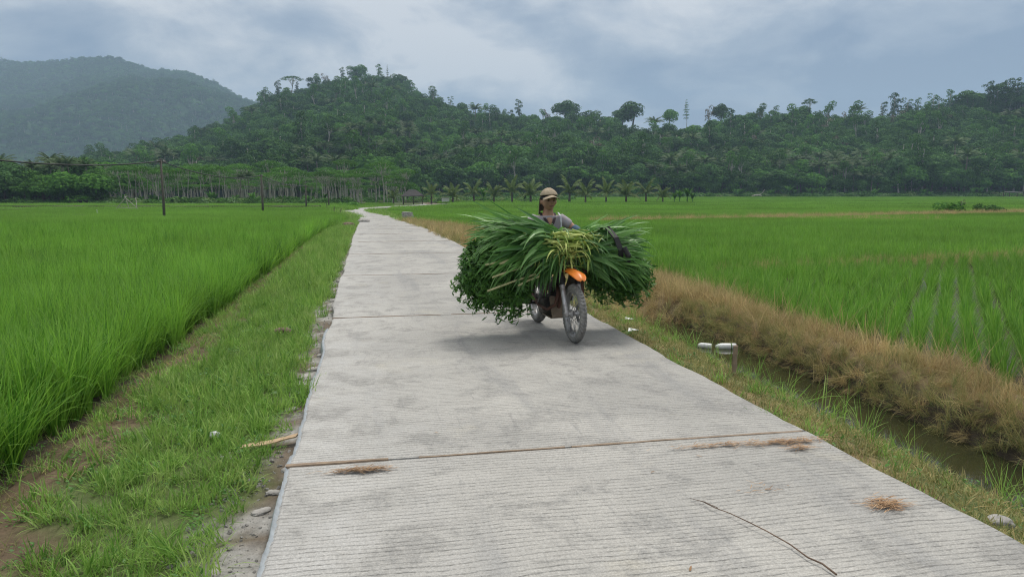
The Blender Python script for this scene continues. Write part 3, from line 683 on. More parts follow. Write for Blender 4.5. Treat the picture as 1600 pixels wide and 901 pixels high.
MT['dikedark'] = plain('dark_dike_soil', (.075, .058, .035), .95, nscale=.8, c2=(.07, .085, .03))
band('dike_ground', [(a_, b_, w_ * 1.2) for a_, b_, w_ in DK_L], .66, MT['dikedark'])

# ---------------------------------------------------------------- trees: prototypes (trunk mesh, crown mesh), unit = metres
def crown_lobes(lobes, nper, leaf, mat, asp=.7, fill=.12):
    mb = MB()
    for (c, r) in lobes:
        n = int(nper * (r[0] * r[2]) ** .5 * r[0]); d = sph(n); d[:, 2] = np.where((d[:, 2] < -.35) & (rng.random(n) < .75), -d[:, 2], d[:, 2])
        rad = 1 - np.abs(rng.normal(0, fill, n)); bump = 1 + .16 * np.sin(d[:, 0] * 5 + c[0]) * np.cos(d[:, 2] * 6 + c[1])
        P = np.array(c) + d * np.array(r) * (rad * bump)[:, None]
        leafquads(mb, P, d * .8 + np.array([0, 0, .5]), leaf, asp)
    return mb.mesh('crown', MT[mat])
def trunk_me(h, r, lean=0.0, mat='trunk', limbs=(), fork=.6):
    mb = MB(); k = 7; P = [(lean * h * (u ** 1.5) + .03 * h * math.sin(u * 5), .02 * h * math.sin(u * 4 + 1), u * h - .3 * (u == 0)) for u in np.linspace(0, 1, k)]
    mb.tube(P, np.linspace(r, r * .45, k) , 7)
    for (tip) in limbs:
        tip = np.array(tip, float); u = fork + .3 * rng.random(); b = np.array([lean * h * u ** 1.5 + .03 * h * math.sin(u * 5), .02 * h * math.sin(u * 4 + 1), u * h]); mid = (b + tip) / 2 + np.array([0, 0, -.06 * h])
        mb.tube([b, mid, tip], [r * .45, r * .32, r * .15], 5)
    return mb.mesh('trunk', MT[mat], True)
def rl(n, R, Hc, rr, flat=.75):
    L = []
    for i in range(n):
        a = rng.random() * 2 * PI; q = R * math.sqrt(rng.random()); z = rng.normal(0, 1) * Hc * .35 - .25 * q
        r = rr * (.7 + .6 * rng.random()); L.append(((q * math.cos(a), q * math.sin(a), z), (r, r, r * flat)))
    return L
def shift(L, dz, dx=0): return [((c[0] + dx, c[1], c[2] + dz), r) for c, r in L]
TR = {}
def mk(key, h, th, r, lobes, nper, leaf, mat, tmat='trunk', lean=0.0, asp=.7):
    limbs = [(c[0], c[1], c[2]) for c, _ in lobes[:7]]
    TR[key] = (trunk_me(th, r, lean, tmat, limbs), crown_lobes(lobes, nper, leaf, mat, asp), h)
# broadleaf (about 10 m)
mk('broad_a', 10, 7, .28, shift(rl(11, 2.6, 2.6, 1.7), 6.9), 80, .50, 'tree1', 'trunk_d')
mk('broad_b', 10, 7, .25, shift(rl(13, 2.9, 3.2, 1.4, .8), 6.6), 90, .46, 'tree1', 'trunk_d')
mk('broad_c', 9, 6, .25, shift(rl(9, 2.4, 2.0, 1.9, .65), 6.2), 80, .55, 'tree2', 'trunk_d')
mk('broad_d', 11, 8, .3, shift(rl(15, 2.4, 4.2, 1.3, .9), 7.0), 90, .45, 'tree1', 'trunk')
mk('open_a', 14, 12, .24, [((1.9 * math.cos(k * 2.1) * (.5 + .5 * math.sin(k * 1.7)), 1.9 * math.sin(k * 2.1) * (.5 + .5 * math.cos(k)), 6.2 + k * .62), (1.15 - .03 * k, 1.15 - .03 * k, .75)) for k in range(12)], 95, .42, 'tree1', 'trunk', .03)      # see-through emergent
mk('open_b', 15, 13.6, .20, [((1.4 * math.cos(k * 2.6 + 1) * (.4 + .6 * math.sin(k * 2.3)), 1.4 * math.sin(k * 2.6), 7.4 + k * .68), (.9 + .2 * math.sin(k * 3), .95, .65)) for k in range(11)], 95, .40, 'tree1', 'trunk', -.04)
mk('tall', 14, 12, .22, shift(rl(6, 1.5, 2.6, 1.2, .9), 12), 95, .42, 'tree2', 'trunk', .02)
mk('brown', 11, 9, .22, shift(rl(9, 2.0, 3.6, 1.0, .9), 7.8), 60, .40, 'tree_brown', 'trunk', .0)
umb_l = [((q * math.cos(a), q * math.sin(a), 11.6 - .14 * q * q + .2 * rng.random()), (1.0, 1.0, .35)) for q, a in [(0, 0)] + [(1.7, k * 1.05) for k in range(6)] + [(3.0, k * .8 + .3) for k in range(8)]]
mk('umbrella', 12, 11, .2, umb_l, 110, .36, 'tree1', 'trunk')
mk('albizia_a', 10, 9, .12, [((q * math.cos(a), q * math.sin(a), 9.2 - .12 * q * q), (.95, .95, .42)) for q, a in [(0, 0)] + [(1.3, k * 1.25) for k in range(5)] + [(2.2, k * .9) for k in range(7)]], 150, .24, 'tree2', 'trunk', .03)
mk('albizia_b', 10, 9, .11, [((q * math.cos(a), q * math.sin(a), 8.9 - .10 * q * q), (.85, .85, .5)) for q, a in [(0, 0)] + [(1.2, k * 1.5) for k in range(4)] + [(2.0, k * 1.1) for k in range(5)]], 150, .24, 'tree2', 'trunk', -.05)
mk('conifer', 13, 12.6, .16, [((0, 0, z), (r, r, .35)) for z, r in [(5.6, 1.3), (6.8, 1.7), (7.9, 1.2), (8.8, 1.5), (9.8, .9), (10.6, 1.1), (11.6, .6), (12.6, .35)]], 90, .34, 'tree1', 'trunk')
TR['bush_a'] = (None, crown_lobes(shift(rl(7, 1.2, 1.0, .8, .8), 1.1), 130, .30, 'tree2'), 2.4)
TR['bush_b'] = (None, crown_lobes(shift(rl(8, 1.5, .8, .75, .8), .9), 130, .30, 'tree1'), 2.0)
TR['shrub_l'] = (None, crown_lobes(shift(rl(8, 1.6, .6, .9, .6), .7), 110, .34, 'shrubland'), 2.0)
def palm(h, r, nf, fl, mat='palm', tm='trunk_p', lean=.06, up=.25, leaflet=.65, wl=.09, ns=15):
    mb = MB(); top = np.array([lean * h, .02 * h, h])
    for i in range(nf):
        az = i * 2.399 + rng.normal(0, .15); th0 = up + (1.25 - up) * (i / nf) + rng.normal(0, .07); L = fl * (.85 + .25 * rng.random())
        k = 8; P = [top.copy()]; T = []
        for j in range(k):
            th = th0 + 1.15 * ((j + .5) / k) ** 1.3; d = np.array([math.cos(az) * math.sin(th), math.sin(az) * math.sin(th), math.cos(th)]); T.append(d); P.append(P[-1] + d * L / k)
        P = np.array(P); mb.tube(P, np.linspace(.05, .012, k + 1) * (h > 0) * max(1, fl / 3), 4, False, .75)
        side = np.array([-math.sin(az), math.cos(az), 0])
        V = []; 
        for q in range(ns):
            u = .12 + .86 * q / (ns - 1); f = u * k; j = min(int(f), k - 1); c0 = P[j] + (P[j + 1] - P[j]) * (f - j); tn = T[j]
            ll = leaflet * (math.sin(PI * min(1, u * .85 + .12)) ** .6 + .1) * fl / 4
            for sg in (-1, 1):
                dd = side * sg * .8 + tn * .55 + np.array([0, 0, -.35 - .3 * rng.random()]); dd /= np.linalg.norm(dd)
                w = tn * wl * fl / 4 * 1.3
                V += [c0 - w, c0 + w, c0 + dd * ll * .6 + w * .8 , c0 + dd * ll]
        n = len(V) // 4; mb.add(V, np.arange(4 * n).reshape(n, 4), .3 + .5 * rng.random(n))
    cr = mb.mesh('crown', MT[mat])
    tb = MB(); k = 8; tb.tube([(lean * h * u ** 1.6, .02 * h * u, u * h - (.3 if u == 0 else 0)) for u in np.linspace(0, 1, k)], np.linspace(r * 1.3, r * .8, k), 8)
    return (tb.mesh('trunk', MT[tm], True), cr, h + fl * .5)
TR['palm_a'] = palm(9.5, .16, 20, 3.6)
TR['palm_b'] = palm(8.5, .16, 18, 3.4, lean=-.08)
TR['young_palm_a'] = palm(1.1, .22, 12, 3.1, 'palm_y', 'trunk_d', 0.02, .12, .8, .10, 17)
TR['young_palm_b'] = palm(1.5, .20, 10, 2.9, 'palm_y', 'trunk_d', -.03, .2, .8, .10, 17)
def banana():
    mb = MB(); n = 9
    ribbon(mb, np.tile([[0, 0, 1.4]], (n, 1)) + rng.normal(0, .05, (n, 3)), np.arange(n) * 2.4, 1.9 + .5 * rng.random(n), .2 + .25 * rng.random(n), 1.1, .5, 6)
    tb = MB(); tb.tube([(0, 0, -.1), (0, 0, .8), (.02, 0, 1.6)], [.14, .12, .08], 8)
    return (tb.mesh('stem', MT['weed'], True), mb.mesh('crown', MT['tree2']), 3.0)
TR['banana'] = banana()
def merged(key):          # one mesh with trunk and crown for the countless ones
    tr, cr, h = TR[key]; bm = bmesh.new()
    bm.from_mesh(cr)
    me = bpy.data.meshes.new('forest_tree')
    if tr is not None:
        nf0 = len(bm.faces); bm.from_mesh(tr); bm.faces.ensure_lookup_table()
        for f in bm.faces[nf0:]: f.material_index = 1
    bm.to_mesh(me); bm.free()
    me.materials.append(cr.materials[0])
    if tr is not None: me.materials.append(tr.materials[0])
    return srcobj('forest_tree', me)
KEYS = ['broad_a', 'open_b', 'broad_b', 'broad_c', 'broad_d', 'open_a', 'tall', 'palm_a', 'palm_b', 'brown', 'bush_a', 'bush_b', 'shrub_l', 'albizia_a', 'albizia_b', 'banana']
SRC = [merged(k) for k in KEYS]; KI = {k: i for i, k in enumerate(KEYS)}
def forest(name, X, Y, Z, kinds, probs, scl, label, tilt=.04):
    n = len(X); idx = rng.choice([KI[k] for k in kinds], n, p=np.array(probs) / np.sum(probs))
    sc = np.asarray(scl) * (.6 + .75 * rng.random(n) ** 1.4); s3 = np.stack([sc * 1.2, sc * 1.2, sc * (.85 + .3 * rng.random(n))], 1)
    return scatter(name, np.stack([X, Y, Z - .3], 1), rots(n, tilt), s3, idx, SRC, label, 'forest')
def polar(n, x0, x1, fy0, fy1):
    a = (x0 + (x1 - x0) * rng.random(n) - 800) / F; xp = 800 + F * a; y0, y1 = fy0(xp), fy1(xp)
    Y = np.sqrt(y0 ** 2 + (y1 ** 2 - y0 ** 2) * rng.random(n)); return a * Y, Y
Bx = lambda x: np.interp(x, BM[:, 0], BM[:, 1]); Rx = lambda x: np.interp(x, RM[:, 0], RM[:, 1])
def clearing(X, Y):       # plantation and the open green slope: low growth only
    xp = 800 + F * X / Y; r = (Y - Bx(xp)) / (Rx(xp) - Bx(xp))
    return ((xp > 965) & (xp < 1115) & (r > .72)) | ((xp > 1395) & (r < .955) & (r > np.interp(xp, [1395, 1480, 1600], [.97, .80, .62])))
X, Y = polar(13500, 150, 1800, lambda x: Bx(x) + 4, lambda x: Rx(x) + 25)
k = ~clearing(X, Y); xp = 800 + F * X / Y; r = (Y - Bx(xp)) / (Rx(xp) - Bx(xp)); k &= (r < .95) | (rng.random(len(r)) < .6)
low = k & (r < .38) & (xp > 480) & (vn(X * .02, Y * .02) > .45)
hi = k & ~low
rh = r[hi]
forest('forest', X[hi], Y[hi], hillz(X[hi], Y[hi]), ['broad_a', 'broad_b', 'broad_c', 'broad_d', 'open_a', 'tall', 'brown', 'palm_a', 'bush_a'], [6, 6, 4, 5, .6, .5, .2, .3, .8], np.where(rh > .86, .85, 1.3) , 'dense dark green forest covering the middle hill and the ridge')
forest('forest', X[low], Y[low], hillz(X[low], Y[low]), ['broad_a', 'broad_b', 'broad_c', 'palm_a', 'palm_b', 'bush_a', 'bush_b', 'tall'], [3, 3, 2, 1.3, 1.3, 2, 2, .5], 1.1, 'mixed palms and dark trees on the lower ridge slope')
X, Y = polar(900, 1375, 1800, lambda x: Rx(x) - 9, lambda x: Rx(x) + 12)
forest('ridge_trees', X, Y, hillz(X, Y), ['open_a', 'open_b', 'broad_a', 'broad_b', 'broad_d'], [4, 4, 3, 2, 3], .78, 'thin airy trees crowding the right end of the ridge crest')
X, Y = polar(9000, 900, 1800, lambda x: Bx(x) + (Rx(x) - Bx(x)) * .5, lambda x: Rx(x) + 6)
k = clearing(X, Y); forest('hillside_shrubs', X[k], Y[k], hillz(X[k], Y[k]), ['shrub_l', 'bush_a'], [6, 1], .95, 'low bright green shrubs on the cleared upper slopes')
# foot of the ridge: light undergrowth
X, Y = polar(2600, 540, 1750, lambda x: Bx(x) - 6, lambda x: Bx(x) + 14)
forest('forest_edge_shrubs', X, Y, np.maximum(hillz(X, Y), -1.4), ['bush_a', 'bush_b', 'shrub_l', 'banana'], [3, 4, 3, 1], 1.3, 'low shrubs along the foot of the forested ridge')
# far mountain
X, Y = polar(26000, -150, 640, lambda x: 2300 - (x - 200) * .5 - 1150, lambda x: 2300 - (x - 200) * .5 + 60)
forest('mountain_forest', X, Y, mtz(X, Y), ['broad_a', 'broad_b', 'broad_c', 'broad_d', 'open_a'], [5, 5, 4, 4, .4], 1.25, 'hazy blue forest covering the far mountain on the left')
# left tree belt on the flat
def belt(n, x0, x1, Y0, Y1): return polar(n, x0, x1, lambda x: Y0 + 0 * x, lambda x: Y1 + 0 * x)
X, Y = belt(420, -120, 165, 171, 240); g0 = np.full(len(X), -1.35)
forest('tree_belt', X, Y, g0, ['broad_a', 'broad_b', 'broad_c', 'palm_a', 'palm_b', 'bush_b'], [3, 3, 2, 2.5, 2.5, 2], .84, 'dark mixed trees and palms behind the left rice')
X, Y = belt(320, 140, 640, 170, 262)
forest('plantation', X, Y, np.full(len(X), -1.35), ['albizia_a', 'albizia_b', 'broad_c'], [1, 1, .12], .82, 'plantation of pale thin trunked trees behind the left rice')
X, Y = belt(420, 560, 900, 186, 290)
forest('tree_belt', X, Y, np.full(len(X), -1.35), ['shrub_l', 'bush_a', 'bush_b'], [3, 2, 1], .8, 'low green growth behind the open hut')
X, Y = belt(620, -120, 545, 155, 172)
forest('belt_undergrowth', X, Y, np.full(len(X), -1.35), ['banana', 'bush_a', 'shrub_l', 'bush_b'], [.8, 3, 4, 1.5], .95, 'light green shrubs and bananas edging the left rice')

X, Y = belt(170, -120, 170, 156, 168)
forest('belt_undergrowth', X, Y, np.full(len(X), -1.35), ['broad_c', 'bush_a', 'bush_b', 'broad_a'], [1.2, 3, 3, 1], .72, 'dark low bushes closing off the foot of the left palms')
# ---- single trees
def tree(kind_name, key, loc, h, rz, label, cat, group, wide=1.0):
    tr, cr, h0 = TR[key]; sc = h / h0
    r = thing(kind_name, label, cat, loc, rz, group); r.scale = (sc * wide, sc * wide, sc)
    if tr is not None: obj('stem' if key == 'banana' else 'trunk', tr, r)
    obj('crown', cr, r); return r
ORD = 'first second third fourth fifth sixth seventh eighth ninth tenth eleventh twelfth thirteenth fourteenth fifteenth sixteenth seventeenth eighteenth nineteenth twentieth'.split()
ORD += ['twenty-' + q for q in ORD[:9]] + ['thirtieth'] + ['thirty-' + q for q in ORD[:9]]
def march(x, y, fz=hillz, y0=250, y1=1000):
    d = ray(x, y); Ys = np.arange(y0, y1, 1.0); P = d[None, :] * (Ys / d[1])[:, None] + np.array([0, 0, H])
    below = P[:, 2] <= fz(P[:, 0], P[:, 1]); k = np.argmax(below); return P[k] if below.any() else None
def skyline_tree(x, ytop, key, name, label, group, back=0, wide=1.0, sink=1.0):
    R = float(Rx(x)) + back; top = atD(x, ytop, R); zb = float(hillz(top[0], top[1])) - sink
    return tree(name, key, (top[0], top[1], zb), max(5, top[2] - zb), rng.random() * 6, label, 'tree', group, wide)
DESC = {'broad_a': 'dense round dark', 'broad_b': 'lumpy dark', 'broad_c': 'broad mid green', 'broad_d': 'tall full crowned', 'open_a': 'open crowned airy', 'open_b': 'slim airy crowned', 'tall': 'slender high crowned', 'brown': 'brownish bare looking', 'umbrella': 'flat umbrella topped', 'conifer': 'thin tiered conical'}
NM = {'umbrella': 'umbrella_tree', 'conifer': 'conifer', 'brown': 'bare_tree'}
def skyrow(lst, where, group):
    for i, (x, y, key, *w) in enumerate(sorted(lst)):
        skyline_tree(x, y, key, NM.get(key, 'forest_tree'), f'{DESC[key]} tree, {ORD[i]} from the left on the {where}', group, wide=w[0] if w else 1.0)
skyrow([(416, 138, 'broad_b'), (433, 124, 'open_a'), (456, 119, 'umbrella', 1.5), (487, 117, 'broad_d'), (508, 112, 'brown'), (534, 104, 'open_a'), (553, 100, 'broad_d', 1.2), (564, 99, 'broad_a'), (592, 99, 'open_a', 1.2), (605, 101, 'conifer', .5), (622, 113, 'broad_a', 1.1), (632, 118, 'broad_b'), (648, 138, 'broad_c'), (680, 144, 'broad_b', 1.2), (704, 150, 'open_b'), (720, 158, 'broad_a'), (740, 162, 'tall')], 'middle hill skyline', 'trees on the middle hill skyline')
skyrow([(775, 172, 'brown', 1.2), (811, 154, 'open_a'), (830, 172, 'broad_c'), (852, 168, 'brown'), (884, 154, 'broad_a', 1.2), (918, 166, 'broad_b', 1.3), (950, 178, 'brown'), (978, 164, 'broad_c'), (989, 155, 'broad_a', 1.25), (1016, 171, 'palm_a'), (1047, 167, 'broad_c', .8), (1073, 155, 'conifer', .8), (1108, 161, 'brown', 1.1), (1128, 159, 'open_a'), (1190, 166, 'open_b', 1.2)] [:0] + [(775, 174, 'brown', 1.2), (811, 154, 'open_a'), (832, 176, 'broad_c'), (852, 168, 'brown'), (884, 154, 'broad_a', 1.2), (918, 166, 'broad_b', 1.3), (950, 180, 'brown'), (974, 164, 'broad_c'), (991, 155, 'broad_a', 1.2), (1047, 167, 'broad_c', .8), (1073, 155, 'conifer', .8), (1108, 161, 'brown', 1.0), (1128, 159, 'broad_a', .8), (1190, 166, 'open_b', 1.2)], 'central ridge skyline', 'trees on the central ridge skyline')
skyrow([(1212, 164, 'open_a', 1.2), (1240, 165, 'broad_b'), (1253, 162, 'broad_a'), (1265, 154, 'umbrella', .7), (1282, 172, 'open_b'), (1302, 173, 'broad_b', .8), (1320, 170, 'brown', .8), (1362, 178, 'open_b'), (1382, 158, 'open_b', 1.2), (1400, 143, 'open_a', 1.3), (1418, 152, 'open_b', 1.2), (1434, 152, 'open_a'), (1458, 145, 'open_b', 1.1), (1487, 138, 'open_a', 1.2), (1514, 137, 'broad_a', 1.3), (1528, 139, 'broad_b'), (1548, 125, 'open_a', 1.3), (1562, 124, 'broad_d'), (1576, 121, 'open_a', 1.3), (1591, 120, 'open_a', 1.2)], 'right hand ridge skyline', 'trees on the right hand ridge skyline')
skyline_tree(1339, 165, 'palm_a', 'coconut_palm', 'lone coconut palm standing up on the right hand skyline dip', 'trees on the right hand ridge skyline')
for i, (x, yb, hpx, key) in enumerate(sorted([(414, 178, 30, 'tall'), (496, 162, 34, 'tall'), (531, 178, 40, 'open_b'), (557, 178, 42, 'tall'), (526, 218, 40, 'open_b'), (595, 226, 34, 'tall'), (852, 248, 40, 'open_b'), (443, 230, 34, 'tall'), (620, 180, 26, 'open_b'), (773, 236, 34, 'tall'), (1150, 226, 30, 'open_b'), (1240, 250, 38, 'open_b'), (1443, 214, 40, 'tall'), (903, 262, 34, 'open_b')])):
    P = march(x, yb)
    if P is not None: tree('forest_tree', key, P, hpx / F * P[1] * 1.25, i, f'tree with a bare pale trunk, {ORD[i]} from the left on the forested slopes', 'tree', 'pale trunked trees on the slopes')
for i, (x, yb, hpx) in enumerate(sorted([(30, 300, 50), (56, 302, 58), (78, 300, 56), (98, 303, 60), (113, 300, 62), (136, 296, 60), (10, 303, 52), (390, 300, 42), (375, 303, 40)])):
    Y = 168.; q = atD(x, yb, Y); tree('coconut_palm', ('palm_a', 'palm_b')[i % 2], (q[0], Y, -1.4), (hpx + 9) / F * Y, i * 1.3, f'coconut palm, {ORD[i]} from the left in the tree belt behind the left rice', 'palm tree', 'coconut palms in the left tree belt', .85)
for i, x in enumerate([192, 207, 219, 229, 236, 252, 262, 268, 284, 290, 299, 318, 334, 347, 356, 431, 446, 462, 471, 497, 507, 519, 527, 534, 541, 552, 556]):
    Y = 163. + (i * 7 % 5) * 1.6; a = (x - 800) / F
    tree('plantation_tree', ('albizia_a', 'albizia_b')[i % 2], (a * Y, Y, -1.4), (8.3 if x < 380 else 7.2) + .9 * rng.random(), i * 2.1, f'slim pale trunked plantation tree, {ORD[i]} from the left along the front row', 'tree', 'front row of the plantation')
for i, (x, yb, hpx) in enumerate(sorted([(1020, 270, 34), (1035, 276, 40), (1108, 252, 34), (1136, 292, 40), (1236, 295, 34), (1270, 297, 36), (1300, 288, 36), (1336, 296, 36), (1362, 298, 38), (1435, 298, 42), (1441, 296, 36), (1470, 294, 40), (1505, 298, 44), (1588, 300, 54), (688, 296, 30), (640, 298, 32), (1190, 262, 34), (1410, 292, 30)])):
    P = march(x, yb); 
    if P is None: continue
    tree('coconut_palm', ('palm_a', 'palm_b')[i % 2], P, (hpx + 8) / F * P[1], i * 1.7, f'coconut palm, {ORD[i]} from the left at the foot of the ridge forest', 'palm tree', 'coconut palms at the foot of the ridge')
yp = [(616, 316, 20), (675, 318, 25), (708, 317, 22), (741, 318, 28), (772, 317, 24), (800, 319, 34), (829, 318, 29), (889, 319, 30), (914, 319, 30), (946, 318, 29), (977, 318, 30), (1008, 316, 28), (1034, 316, 20)]
for i, (x, yb, hpx) in enumerate(yp):
    Y = 168. + (i * 5 % 4); a = (x - 800) / F
    tree('young_coconut_palm', ('young_palm_a', 'young_palm_b')[i % 2], (a * Y, Y, -1.45), (hpx + 5 + (i * 7 % 5) - 2) / F * Y, i * 2.3, f'young yellow green coconut palm, {ORD[i]} from the left in the far field row', 'palm tree', 'young coconut palms across the far field', .54 + .05 * (i * 5 % 4))
for i, x in enumerate([1052, 1060, 1072, 1080, 105, 118, 128, 1360, 756, 820]):
    Y = 172. if x not in (1360,) else 290.; a = (x - 800) / F
    tree('banana_plant', 'banana', (a * Y, Y, -1.45), 3.0 + .5 * (i % 3), i * 1.1, f'small leafy banana plant at the far field edge, {ORD[sorted([1052, 1060, 1072, 1080, 105, 118, 128, 1360, 756, 820]).index(x)]} from the left', 'banana plant', 'banana plants at the far field edge')
q = at(1484, 333, -1.05); tree('bush', 'bush_a', q, 2.3, 0, 'round green bush growing on the straw dike at the right', 'bush', None, 1.35)
q = at(1502, 333, -1.05); tree('bush', 'brown', (q[0], q[1], q[2]), 1.9, 1, 'thin brownish scrub next to the round bush on the dike', 'bush', None, .9)
q = at(1543, 333, -1.05); tree('bush', 'bush_b', q, 1.5, 2, 'small dark green bush alone on the far right dike', 'bush', None, 1.2)
q = at(545, 324, -1.3); tree('bush', 'bush_a', (q[0], q[1], q[2]), 1.7, 2, 'low rounded green bush left of the road where it bends', 'bush', None, 1.8)
q = atD(124, 304, 158); tree('bush', 'bush_a', (q[0], 158, -1.4), 3.6, 2, 'pale green rounded bush below the left palms', 'bush', None, 1.2)

# ---------------------------------------------------------------- motorcycle (local axes: x forward, y rider's left, z up; origin at the rear tyre's contact)
MT['tyre'] = plain('dusty_tyre', (.15, .148, .142), .9, nscale=20, c2=(.27, .26, .24), bump=.2)
MT['chrome'] = plain('worn_metal', (.42, .42, .42), .38, .85, var=.2, nscale=18)
MT['alloy'] = plain('dull_alloy', (.50, .50, .51), .45, .5, var=.25, nscale=14, c2=(.20, .18, .16))
MT['blk'] = plain('black_metal', (.022, .021, .02), .5, nscale=10, c2=(.07, .06, .05))
MT['muddy'] = plain('muddy_engine_case', (.12, .105, .085), .75, .1, nscale=9, c2=(.05, .045, .04), bump=.5)
MT['orange'] = plain('orange_plastic', (.80, .22, .025), .4, var=.1, nscale=7)
MT['rubber'] = plain('black_rubber', (.02, .02, .02), .7)
MT['rust'] = plain('rusty_frame', (.16, .065, .04), .7, nscale=10, c2=(.09, .05, .035))
MT['seatv'] = plain('black_seat_vinyl', (.025, .024, .024), .55)
BX, BY = .3445, 9.7576
BROT = math.atan2(8.409 - 9.7576, .7225 - .3445)
bike = thing('motorcycle', 'muddy trail motorcycle with an orange front mudguard, loaded with green fodder', 'motorcycle', (BX, BY, 0.004), BROT)
def wheel(name, c, R, tr, wid, nsp=32, disc=True):
    w = obj(name, None, bike)
    w.location = c
    m = MB(); prof = []
    for k in range(14):
        a = 2 * PI * k / 14; prof.append((R - tr + tr * math.cos(a), wid * math.sin(a)))
    m.lathe(prof, 56, 'y', closed=True)
    # chevron lugs
    nl = 46
    for k in range(nl):
        a0 = 2 * PI * k / nl
        for sg in (-1, 1):
            V = []
            for (u, yy, rr) in ((0, .002, R + .004), (.55, wid * .55, R - tr * .14), (1.0, wid * .95, R - tr * .62)):
                for da in (0, .055):
                    a = a0 + u * .10 + da
                    for hh in (-.006, .007): V.append(((rr + hh) * math.cos(a), sg * yy, (rr + hh) * math.sin(a)))
            Fc = [(0, 2, 3, 1), (8, 9, 11, 10)]
            for q in (0, 4): Fc += [(q, q + 1, q + 5, q + 4), (q + 2, q + 6, q + 7, q + 3), (q + 1, q + 3, q + 7, q + 5)]
            m.add(V, Fc)
    obj('tyre', m.mesh('tyre', MT['tyre'], True), w)
    m = MB(); r = R - tr * 1.75
    m.lathe([(r - .012, -wid * .75), (r + .012, -wid * .8), (r + .014, -wid * .55), (r - .006, -wid * .2), (r - .006, wid * .2), (r + .014, wid * .55), (r + .012, wid * .8), (r - .012, wid * .75), (r - .018, 0)], 48, 'y', closed=True)
    obj('rim', m.mesh('rim', MT['alloy'], True), w)
    m = MB(); m.lathe([(.012, -.085), (.028, -.08), (.028, -.05), (.052, -.045), (.052, -.03), (.03, -.02), (.03, .02), (.052, .03), (.052, .045), (.028, .05), (.028, .08), (.012, .085)], 24)
    obj('hub', m.mesh('hub', MT['alloy'], True), w)
    m = MB()
    for k in range(nsp):
        a = 2 * PI * k / nsp; sg = 1 if k % 2 else -1; b = a + (.5 if (k // 2) % 2 else -.5)
        m.tube([(.048 * math.cos(a), sg * .038, .048 * math.sin(a)), ((r - .01) * math.cos(b), sg * .008, (r - .01) * math.sin(b))], .0028, 5)
    obj('spokes', m.mesh('spokes', MT['chrome'], True), w)
    if disc:
        m = MB(); m.lathe([(.07, .058), (.115, .058), (.115, .062), (.07, .062)], 36, closed=True); obj('brake_disc', m.mesh('brake_disc', MT['alloy'], True), w)
    else:
        m = MB(); m.lathe([(.062, -.05), (.075, -.04), (.075, .02), (.03, .03)], 30); obj('brake_drum', m.mesh('brake_drum', MT['muddy'], True), w)
    return w
wheel('front_wheel', (1.40, 0, .338), .335, .042, .040, 36, True)
wheel('rear_wheel', (0, 0, .315), .310, .052, .055, 36, False)
for sg in (-1, 1):
    fk = MB(); A = np.array([1.40, sg * .098, .34]); Bq = np.array([1.075, sg * .098, 1.02]); P = lambda u: A + (Bq - A) * u
    fk.tube([P(-.05), P(0), P(.02), P(.06), P(.44), P(.46)], [.020, .034, .034, .028, .030, .034], 14)
    fk.tube([P(.46), P(1.0)], .019, 12)
    f_ = obj('fork_leg', fk.mesh('fork_leg', MT['alloy'], True), bike)
    bt = MB(); us = np.linspace(.455, .66, 25); bt.tube([P(u) for u in us], [.034 if i % 2 else .026 for i in range(25)], 14); obj('fork_boot', bt.mesh('fork_boot', MT['rubber'], True), f_)
m = MB(); m.tube([(1.40, -.125, .34), (1.40, .125, .34)], .011, 10); obj('front_axle', m.mesh('front_axle', MT['chrome'], True), bike)
m = MB(); m.box((1.12, 0, .925), (.10, .26, .035)); m.box((1.075, 0, 1.03), (.10, .26, .03)); m.tube([(1.15, 0, .86), (1.05, 0, 1.06)], .03, 12)
obj('triple_clamp', m.mesh('triple_clamp', MT['blk'], True), bike)
# mudguard: a curved, peaked plastic shell with thickness
def mudguard(cl, wds, drop_, th=.006):
    V = []; n = len(cl); k = 9
    for i in range(n):
        for layer in (0, 1):
            for j in range(k):
                u = -1 + 2 * j / (k - 1); V.append((cl[i][0], u * wds[i], cl[i][1] - drop_ * abs(u) ** 2.2 * (wds[i] / .1) + (.008 * (1 - abs(u)) if abs(u) < .3 else 0) - layer * th))
    w = 2 * k; Fc = []
    for i in range(n - 1):
        for j in range(k - 1):
            Fc += [(i * w + j, i * w + j + 1, (i + 1) * w + j + 1, (i + 1) * w + j), (i * w + k + j, (i + 1) * w + k + j, (i + 1) * w + k + j + 1, i * w + k + j + 1)]
        for j in (0, k - 1): Fc.append((i * w + j, (i + 1) * w + j, (i + 1) * w + k + j, i * w + k + j))
    for i in (0, n - 1): Fc += [(i * w + j, i * w + j + 1, i * w + k + j + 1, i * w + k + j) for j in range(k - 1)]
    return V, Fc
m = MB(); m.add(*mudguard([(1.05, .80), (1.15, .83), (1.28, .845), (1.40, .84), (1.50, .825), (1.57, .80), (1.62, .77), (1.64, .75)], [.05, .07, .085, .09, .088, .075, .052, .022], .03)); obj('front_mudguard', m.mesh('front_mudguard', MT['orange'], True), bike)
m = MB(); m.add(*mudguard([(.35, .66), (.15, .70), (-.05, .72), (-.25, .70), (-.40, .64)], [.09, .10, .10, .095, .07], .03)); obj('rear_mudguard', m.mesh('rear_mudguard', MT['blk'], True), bike)
